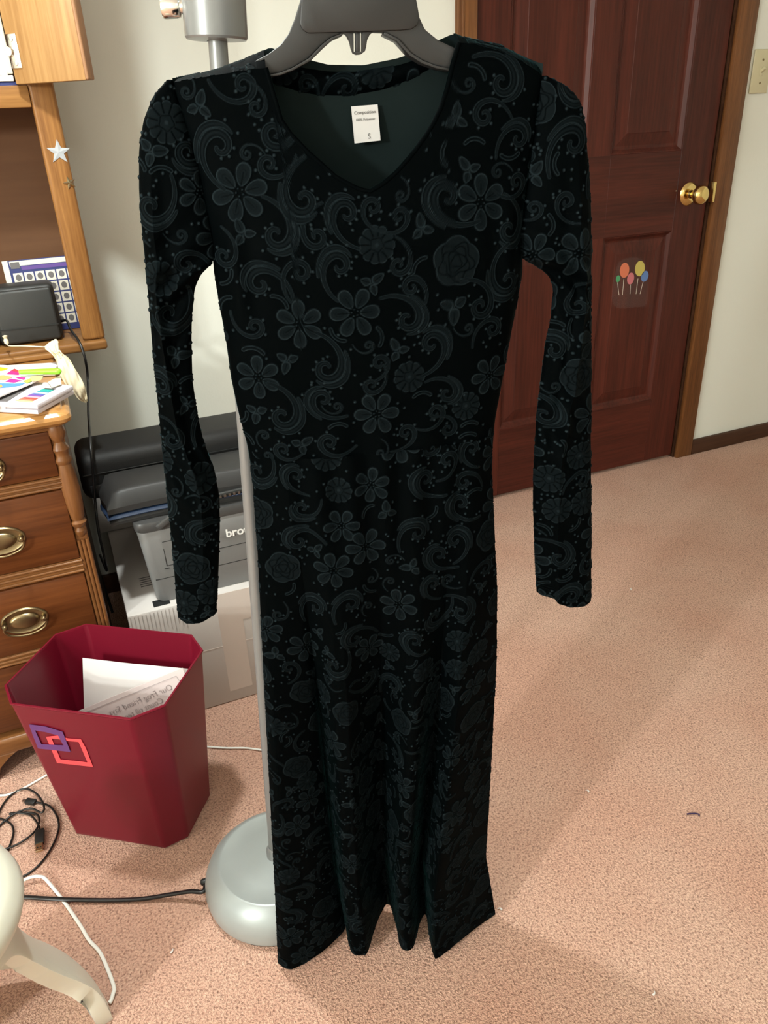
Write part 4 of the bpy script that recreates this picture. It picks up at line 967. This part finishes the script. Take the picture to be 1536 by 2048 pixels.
# back panel (its inside shows in the neck opening)
nb = 110; ub = np.linspace(-1, 1, nb); zb = np.full(nb, 1.1)
for _ in range(60):
    s_ = SL(zb)+(ub+1)/2*(SR(zb)-SL(zb)); zb = .5*zb+.5*np.interp(s_, bt[:, 0], bt[:, 1])
vb = np.linspace(0, 1, 140)[:, None]; Zb = ZW+vb*(zb[None, :]-ZW); Sb = SL(Zb)+(ub[None, :]+1)/2*(SR(Zb)-SL(Zb))
Tk = np.interp(Zb, [ZW, 1.03, 1.10, 1.18], [.032, .036, .030, .017]); Nb = -Tk*prof(ub)[None, :]-.0*Zb
FK = Field(-.24, .26, ZW-.03, 1.22); FK.fill(LIB, 220)
mk_, he = FK.sample(Sb, Zb); P = W3(Sb, Zb, Nb); P = P-normals(P)*(he*.0004)[..., None]
grid_mesh('bodice_back', P, mk_, dress, flip=True)
# rolled facing inside the back neck
fb_top = np.array([U(*p, -.014) for p in [(541, 97), (575, 111), (616, 122), (657, 132), (728, 133), (793, 120), (818, 112), (860, 92), (905, 72)]])
fb_bot = np.array([U(*p, -.016) for p in [(541, 186), (590, 195), (629, 200), (680, 200), (711, 197), (766, 189), (815, 172), (862, 153), (900, 138)]])
tt = np.linspace(0, 1, 160); fi = np.linspace(0, 1, 9)
T0 = np.stack([np.interp(tt, fi, smooth1(fb_top[:, k], 1)) for k in (0, 1)], 1); B0 = np.stack([np.interp(tt, fi, fb_bot[:, k]) for k in (0, 1)], 1)
for A in (T0, B0):
    for k in (0, 1): A[:, k] = smooth1(A[:, k], 12)
q = np.linspace(0, 1, 46)[:, None]
Sf = B0[None, :, 0]*(1-q)+T0[None, :, 0]*q; Zf = B0[None, :, 1]*(1-q)+T0[None, :, 1]*q
Nf = -.0275+.0125*np.sin(q*math.pi*.93)**.8+.0*Sf
P = W3(Sf, Zf, Nf); mk_, he = FK.sample(Sf, Zf); P = P+normals(P)*(he*EMB)[..., None]
grid_mesh('neck_facing', P, mk_, dress)
st_row = [W3(np.float64(a), np.float64(b), np.float64(-.0265)) for a, b in B0[::8]]
tube('facing_seam', st_row, .0014, 'teal_thread', dress, 6, 1)
# size label
LP = [U(*p, -.0195) for p in ((702, 213), (755, 209), (761, 281), (709, 287))]
l3 = [W3(np.float64(a), np.float64(b), np.float64(-.0195)) for a, b in LP]
lab = prism('size_label', l3, dren*.0005, 'label', dress); lab['label'] = 'white sewn-in size label'
lx = (l3[1]-l3[0]); lw = np.linalg.norm(lx); lx /= lw; ly = np.cross(dren, lx); lh = np.linalg.norm(l3[3]-l3[0]); ly = ly if ly[2] > 0 else -ly
lc = l3[0]+dren*.0009
for s, fx, fy, sz in (('Composition', .5, .22, .155), ('100% Polyester', .5, .40, .120), ('S', .60, .90, .26)):
    text('label_text', s, lw*sz*1.0, lc+lx*lw*fx-ly*lh*fy, lx, ly, 'label_ink', lab, 'CENTER', 0.0, .0001)

# ------------------------------------------------------------------ skirt
FW = HARC*1.02
FS = Field(0, FW, HEMZ-.01, ZW+.01); FS.fill(LIB, 900)
nx, ny = 560, 1010
qa = np.linspace(0, 1, nx); zz = np.linspace(HEMZ, ZW, ny)
Hs = np.interp(qa*HARC, hl, hc[:, 0]); Hn = np.interp(qa*HARC, hl, hc[:, 1])
uh = (Hs-hc[0, 0])/(hc[-1, 0]-hc[0, 0])*2-1
uw = np.sin((qa*2-1)*math.pi/2*.97)/math.sin(math.pi/2*.97)
t_ = ((ZW-zz)/(ZW-HEMZ))[:, None]                  # 0 waist, 1 hem
wf = t_**.75; Uu = uw[None, :]*(1-wf)+uh[None, :]*wf
Zs = zz[:, None]+0*Uu; Ss = SL(Zs)+(Uu+1)/2*(SR(Zs)-SL(Zs))
base_n = .030*prof(uw)[None, :]
wn = smoothstep(t_*1.7)*(.42+.58*t_)
endfix = prof(uw, 6)[None, :]
Ns = base_n*(1-wn*.8)+Hn[None, :]*wn
Ns = Ns+.0028*np.sin(uw*23+.6)[None, :]*np.exp(-((t_-.06)/.10)**2)*prof(uw)[None, :]+.0025*np.sin(9*t_+5*qa[None, :]*3)*t_*prof(uw)[None, :]
P = W3(Ss, Zs, Ns); arc = np.concatenate([np.zeros((ny, 1)), np.cumsum(np.hypot(np.diff(Ss, axis=1), np.diff(Ns, axis=1)), 1)], 1)
arc = arc-arc[:, nx//2:nx//2+1]+FW/2; mk_, he = FS.sample(arc, Zs)
hemline = np.exp(-((Zs-HEMZ-.020)/.0010)**2); he = he-.6*hemline
P = P+normals(P)*(he*EMB)[..., None]
grid_mesh('skirt_front', P, mk_, dress)
nb = 150; qb = np.linspace(0, 1, nb); zb_ = np.linspace(HEMZ, ZW, 160); tb = ((ZW-zb_)/(ZW-HEMZ))[:, None]
ubk = np.sin((qb*2-1)*math.pi/2*.97)/math.sin(math.pi/2*.97)
Zk = zb_[:, None]+0*ubk[None, :]; Sk = SL(Zk)+(ubk[None, :]+1)/2*(SR(Zk)-SL(Zk))
endn = (hc[0, 1]*(1-qb)+hc[-1, 1]*qb)[None, :]*wn[::1][np.linspace(0, ny-1, 160).astype(int)]
Nk = endn-(.030+.030*tb)*prof(ubk)[None, :]+.010*tb*np.sin(ubk*11)[None, :]*prof(ubk)[None, :]
mk_, he = FS.sample(qb[None, :]*FW+0*Zk, Zk)
grid_mesh('skirt_back', W3(Sk, Zk, Nk), mk_, dress, flip=True)
wl = [W3(np.float64(a), np.float64(ZW-.0005), np.float64(b+.0)) for a, b in zip(S[0, ::10], (np.interp(ZW, [ZW, ZW+1], [.030, .03])*prof(u))[::10])]

# ------------------------------------------------------------------ sleeves
def sleeve(outer, inner, cuff, side, ridge_u, seed, extra=()):
    zo, so_ = curve(outer); zi, si = curve(inner)
    ztp = max(zo[-1], zi[-1]); zbt = max(zo[0], zi[0]); zz = np.linspace(zbt, ztp, 760)
    A = smooth1(np.interp(zz, zo, so_), 10); B = smooth1(np.interp(zz, zi, si), 10)
    cf = np.array([U(*p) for p in cuff])
    nf, nbk = 190, 40
    uf = np.sin(np.linspace(-1, 1, nf)*math.pi/2*.97)/math.sin(math.pi/2*.97); ubk_ = np.linspace(1, -1, nbk+2)[1:-1]
    uu = np.r_[uf, ubk_]; front = np.r_[np.ones(nf), np.zeros(nbk)]
    lo, hi = (A, B) if side < 0 else (B, A)
    Sx = lo[:, None]+(uu[None, :]+1)/2*(hi-lo)[:, None]
    cz = np.interp(Sx[0], *(lambda o_: (cf[o_, 0], cf[o_, 1]))(np.argsort(cf[:, 0])))
    vv = (zz-zbt)/(ztp-zbt); Zx = zz[:, None]+(cz-zbt)[None, :]*((1-vv)**6)[:, None]
    wd = (hi-lo)[:, None]; T = np.clip(wd*.24, .004, .020)
    Nx = T*prof(uu, 2.2)[None, :]*np.where(front > 0, 1, -.8)[None, :]
    ru = np.interp(zz, *(lambda a: (a[:, 0][np.argsort(a[:, 0])], a[:, 1][np.argsort(a[:, 0])]))(np.array([(U(735, y)[1], x) for y, x, _ in ridge_u])))
    ramp = np.interp(zz, *(lambda a: (a[:, 0][np.argsort(a[:, 0])], a[:, 1][np.argsort(a[:, 0])]))(np.array([(U(735, y)[1], k) for y, _, k in ridge_u])))
    dlt = uu[None, :]-ru[:, None]
    Nx = Nx+front[None, :]*(.0095*ramp[:, None]*(np.exp(-np.abs(dlt)/.30)-.28*np.exp(-((dlt+.36*side)/.2)**2)))*np.clip((1-np.abs(uu))*5, 0, 1)[None, :]
    el = np.exp(-((Zx-U(735, 560)[1])/.05)**2)
    Nx = Nx+front[None, :]*el*.0035*np.sin(Zx*190+uu[None, :]*4*side)*prof(uu)[None, :]
    el2 = np.exp(-((Zx-U(735, 880)[1])/.06)**2)
    Nx = Nx+front[None, :]*el2*.0030*np.sin(Zx*130+uu[None, :]*5)*prof(uu)[None, :]
    FL = Field(0, .16, zbt-.04, ztp+.02)
    for m_, px, py in extra: s_, z_ = U(px, py); FL.stamp(m_, s_-lo.min(), z_)
    FL.fill(LIB, 420, .01)
    P = W3(Sx, Zx, Nx); ca_ = np.where(front[None, :] > 0, Sx-lo.min(), Sx-lo.min()+.02)
    mk_, he = FL.sample(ca_, Zx)
    dcuff = Zx-Zx[0][None, :]; he = he-.9*np.exp(-((dcuff-.011)/.0007)**2)-.9*np.exp(-((dcuff-.0145)/.0007)**2)
    n_ = np.cross(np.gradient(P, axis=1), np.gradient(P, axis=0)); n_ /= np.linalg.norm(n_, axis=-1, keepdims=True)+1e-12
    sg = np.sign((n_[:, :nf]*dren).sum(-1).mean()); P = P+n_*sg*(he*EMB)[..., None]
    o = grid_mesh('sleeve', P, mk_, dress, wrap=True)
    return o
sleeve([(337, 160), (318, 176), (303, 200), (287, 240), (278, 300), (278, 380), (283, 450), (290, 520), (297, 600), (305, 700), (315, 800), (325, 900), (335, 1000), (345, 1100), (353, 1200), (356, 1230)],
       [(346, 162), (365, 230), (395, 330), (414, 430), (427, 490), (427, 525), (402, 548), (390, 575), (384, 620), (383, 680), (385, 760), (395, 830), (407, 880), (427, 935), (438, 985), (440, 1050), (438, 1120), (433, 1222)],
       [(356, 1231), (375, 1238), (400, 1236), (433, 1222)], -1, [(200, -.3, 0), (330, -.55, .25), (450, -.6, .8), (553, -.58, 1), (737, -.16, 1), (817, .0, 1), (905, .3, .9), (1000, .35, .5), (1100, .3, .15), (1230, .3, 0)], 3,
       [(st_daisy(33*PXCM, .3), 335, 246), (st_scroll(20*PXCM, 1.2, 1), 372, 300), (st_flower(36*PXCM, .4), 400, 385)])
sleeve([(1087, 152), (1120, 164), (1145, 183), (1160, 205), (1169, 240), (1175, 320), (1180, 400), (1182, 500), (1181, 700), (1181, 900), (1183, 1100), (1184, 1195)],
       [(1082, 156), (1077, 200), (1062, 300), (1048, 400), (1039, 470), (1041, 515), (1072, 531), (1098, 552), (1107, 575), (1101, 638), (1089, 695), (1079, 781), (1072, 838), (1069, 895), (1066, 960), (1066, 1020), (1069, 1100), (1073, 1182)],
       [(1073, 1182), (1100, 1183), (1106, 1191), (1130, 1199), (1160, 1200), (1184, 1196)], 1, [(300, .5, 0), (420, .5, .5), (523, .5, 1), (695, .3, 1), (867, -.1, 1), (960, -.3, .7), (1100, -.35, .4), (1200, -.35, .3)], 5,
       [(st_flower(44*PXCM, .2), 1142, 500), (st_scroll(22*PXCM, -2.3, 1), 1140, 290), (st_leaves(28*PXCM, 1.0), 1060, 350), (st_scroll(14*PXCM, -1., 1, 500, False, 2), 1122, 400)])

# ------------------------------------------------------------------ hanger
hg_ = empty('clothes_hanger', tuple(W3(np.float64(0), np.float64(1.20), np.float64(0))), 'black plastic clothes hanger inside the velvet dress shoulders', 'hanger')
def hpoly(name, pts, n0, n1, m='hanger', bevel=.0015, parent=None):
    return prism(name, [W3(np.float64(a), np.float64(b), np.float64(n0)) for a, b in (U(*p) for p in pts)], dren*(n1-n0), m, parent or hg_, bevel)
Lu = [(640, -70), (606, -22), (601, 0), (590, 36), (577, 68), (561, 90), (536, 109), (490, 133), (430, 152), (372, 172)]
Ll = [(366, 190), (430, 182), (490, 170), (534, 151), (560, 146), (583, 137), (616, 118), (643, 90), (660, 77), (680, 69), (700, 66)]
Rl = [(735, 65), (766, 66), (793, 79), (818, 107), (843, 123), (870, 133), (900, 139), (960, 155), (1010, 166), (1066, 176)]
Ru = [(1060, 158), (1010, 140), (955, 118), (908, 97), (875, 82), (848, 60), (837, 36), (826, 0), (822, -22), (790, -70)]
body = hpoly('arms', Lu+Ll+Rl+Ru, -.006, .005)
hpoly('lower_lip', [(534, 151), (560, 146), (583, 137), (616, 118), (643, 90), (660, 77), (680, 69), (684, 72), (664, 81), (648, 95), (620, 123), (585, 142), (562, 151), (535, 156)], -.008, .008, bevel=.0005)
hpoly('lower_lip', [(766, 66), (793, 79), (818, 107), (843, 123), (870, 133), (900, 139), (900, 144), (868, 138), (840, 128), (815, 112), (790, 84), (764, 71)], -.008, .008, bevel=.0005)
hpoly('centre_plate', [(612, -70), (604, -20), (600, 30), (599, 50), (604, 61), (614, 68), (640, 67.5), (720, 65), (800, 62), (820, 60), (832, 52), (836, 38), (831, 10), (825, -20), (815, -70)], .002, .0075, bevel=.001)
for pts in ([(684, 64), (706, 64), (706.5, 106), (702, 98), (699, 84), (693, 72)], [(710, 64), (719, 64), (719, 104), (710.5, 104)], [(723, 64), (746, 64), (738, 71), (733, 82), (731, 97), (723, 106)], [(702, 96), (706, 104), (723, 103.5), (731, 95), (729, 103), (722, 108.5), (712, 109.5), (705, 106)]):
    hpoly('clip', pts, -.004, .004, bevel=.0004)
hz = U(714, -70)[1]; s0 = U(714, -70)[0]
tube('hook', [W3(np.float64(a), np.float64(b), np.float64(0)) for a, b in ((s0, hz-.005), (s0, hz+.03), (s0+.004, hz+.042), (s0+.022, hz+.056), (s0+.024, hz+.078), (s0+.006, hz+.094), (s0-.016, hz+.086), (s0-.022, hz+.070))], .0018, 'chrome', hg_, 8)
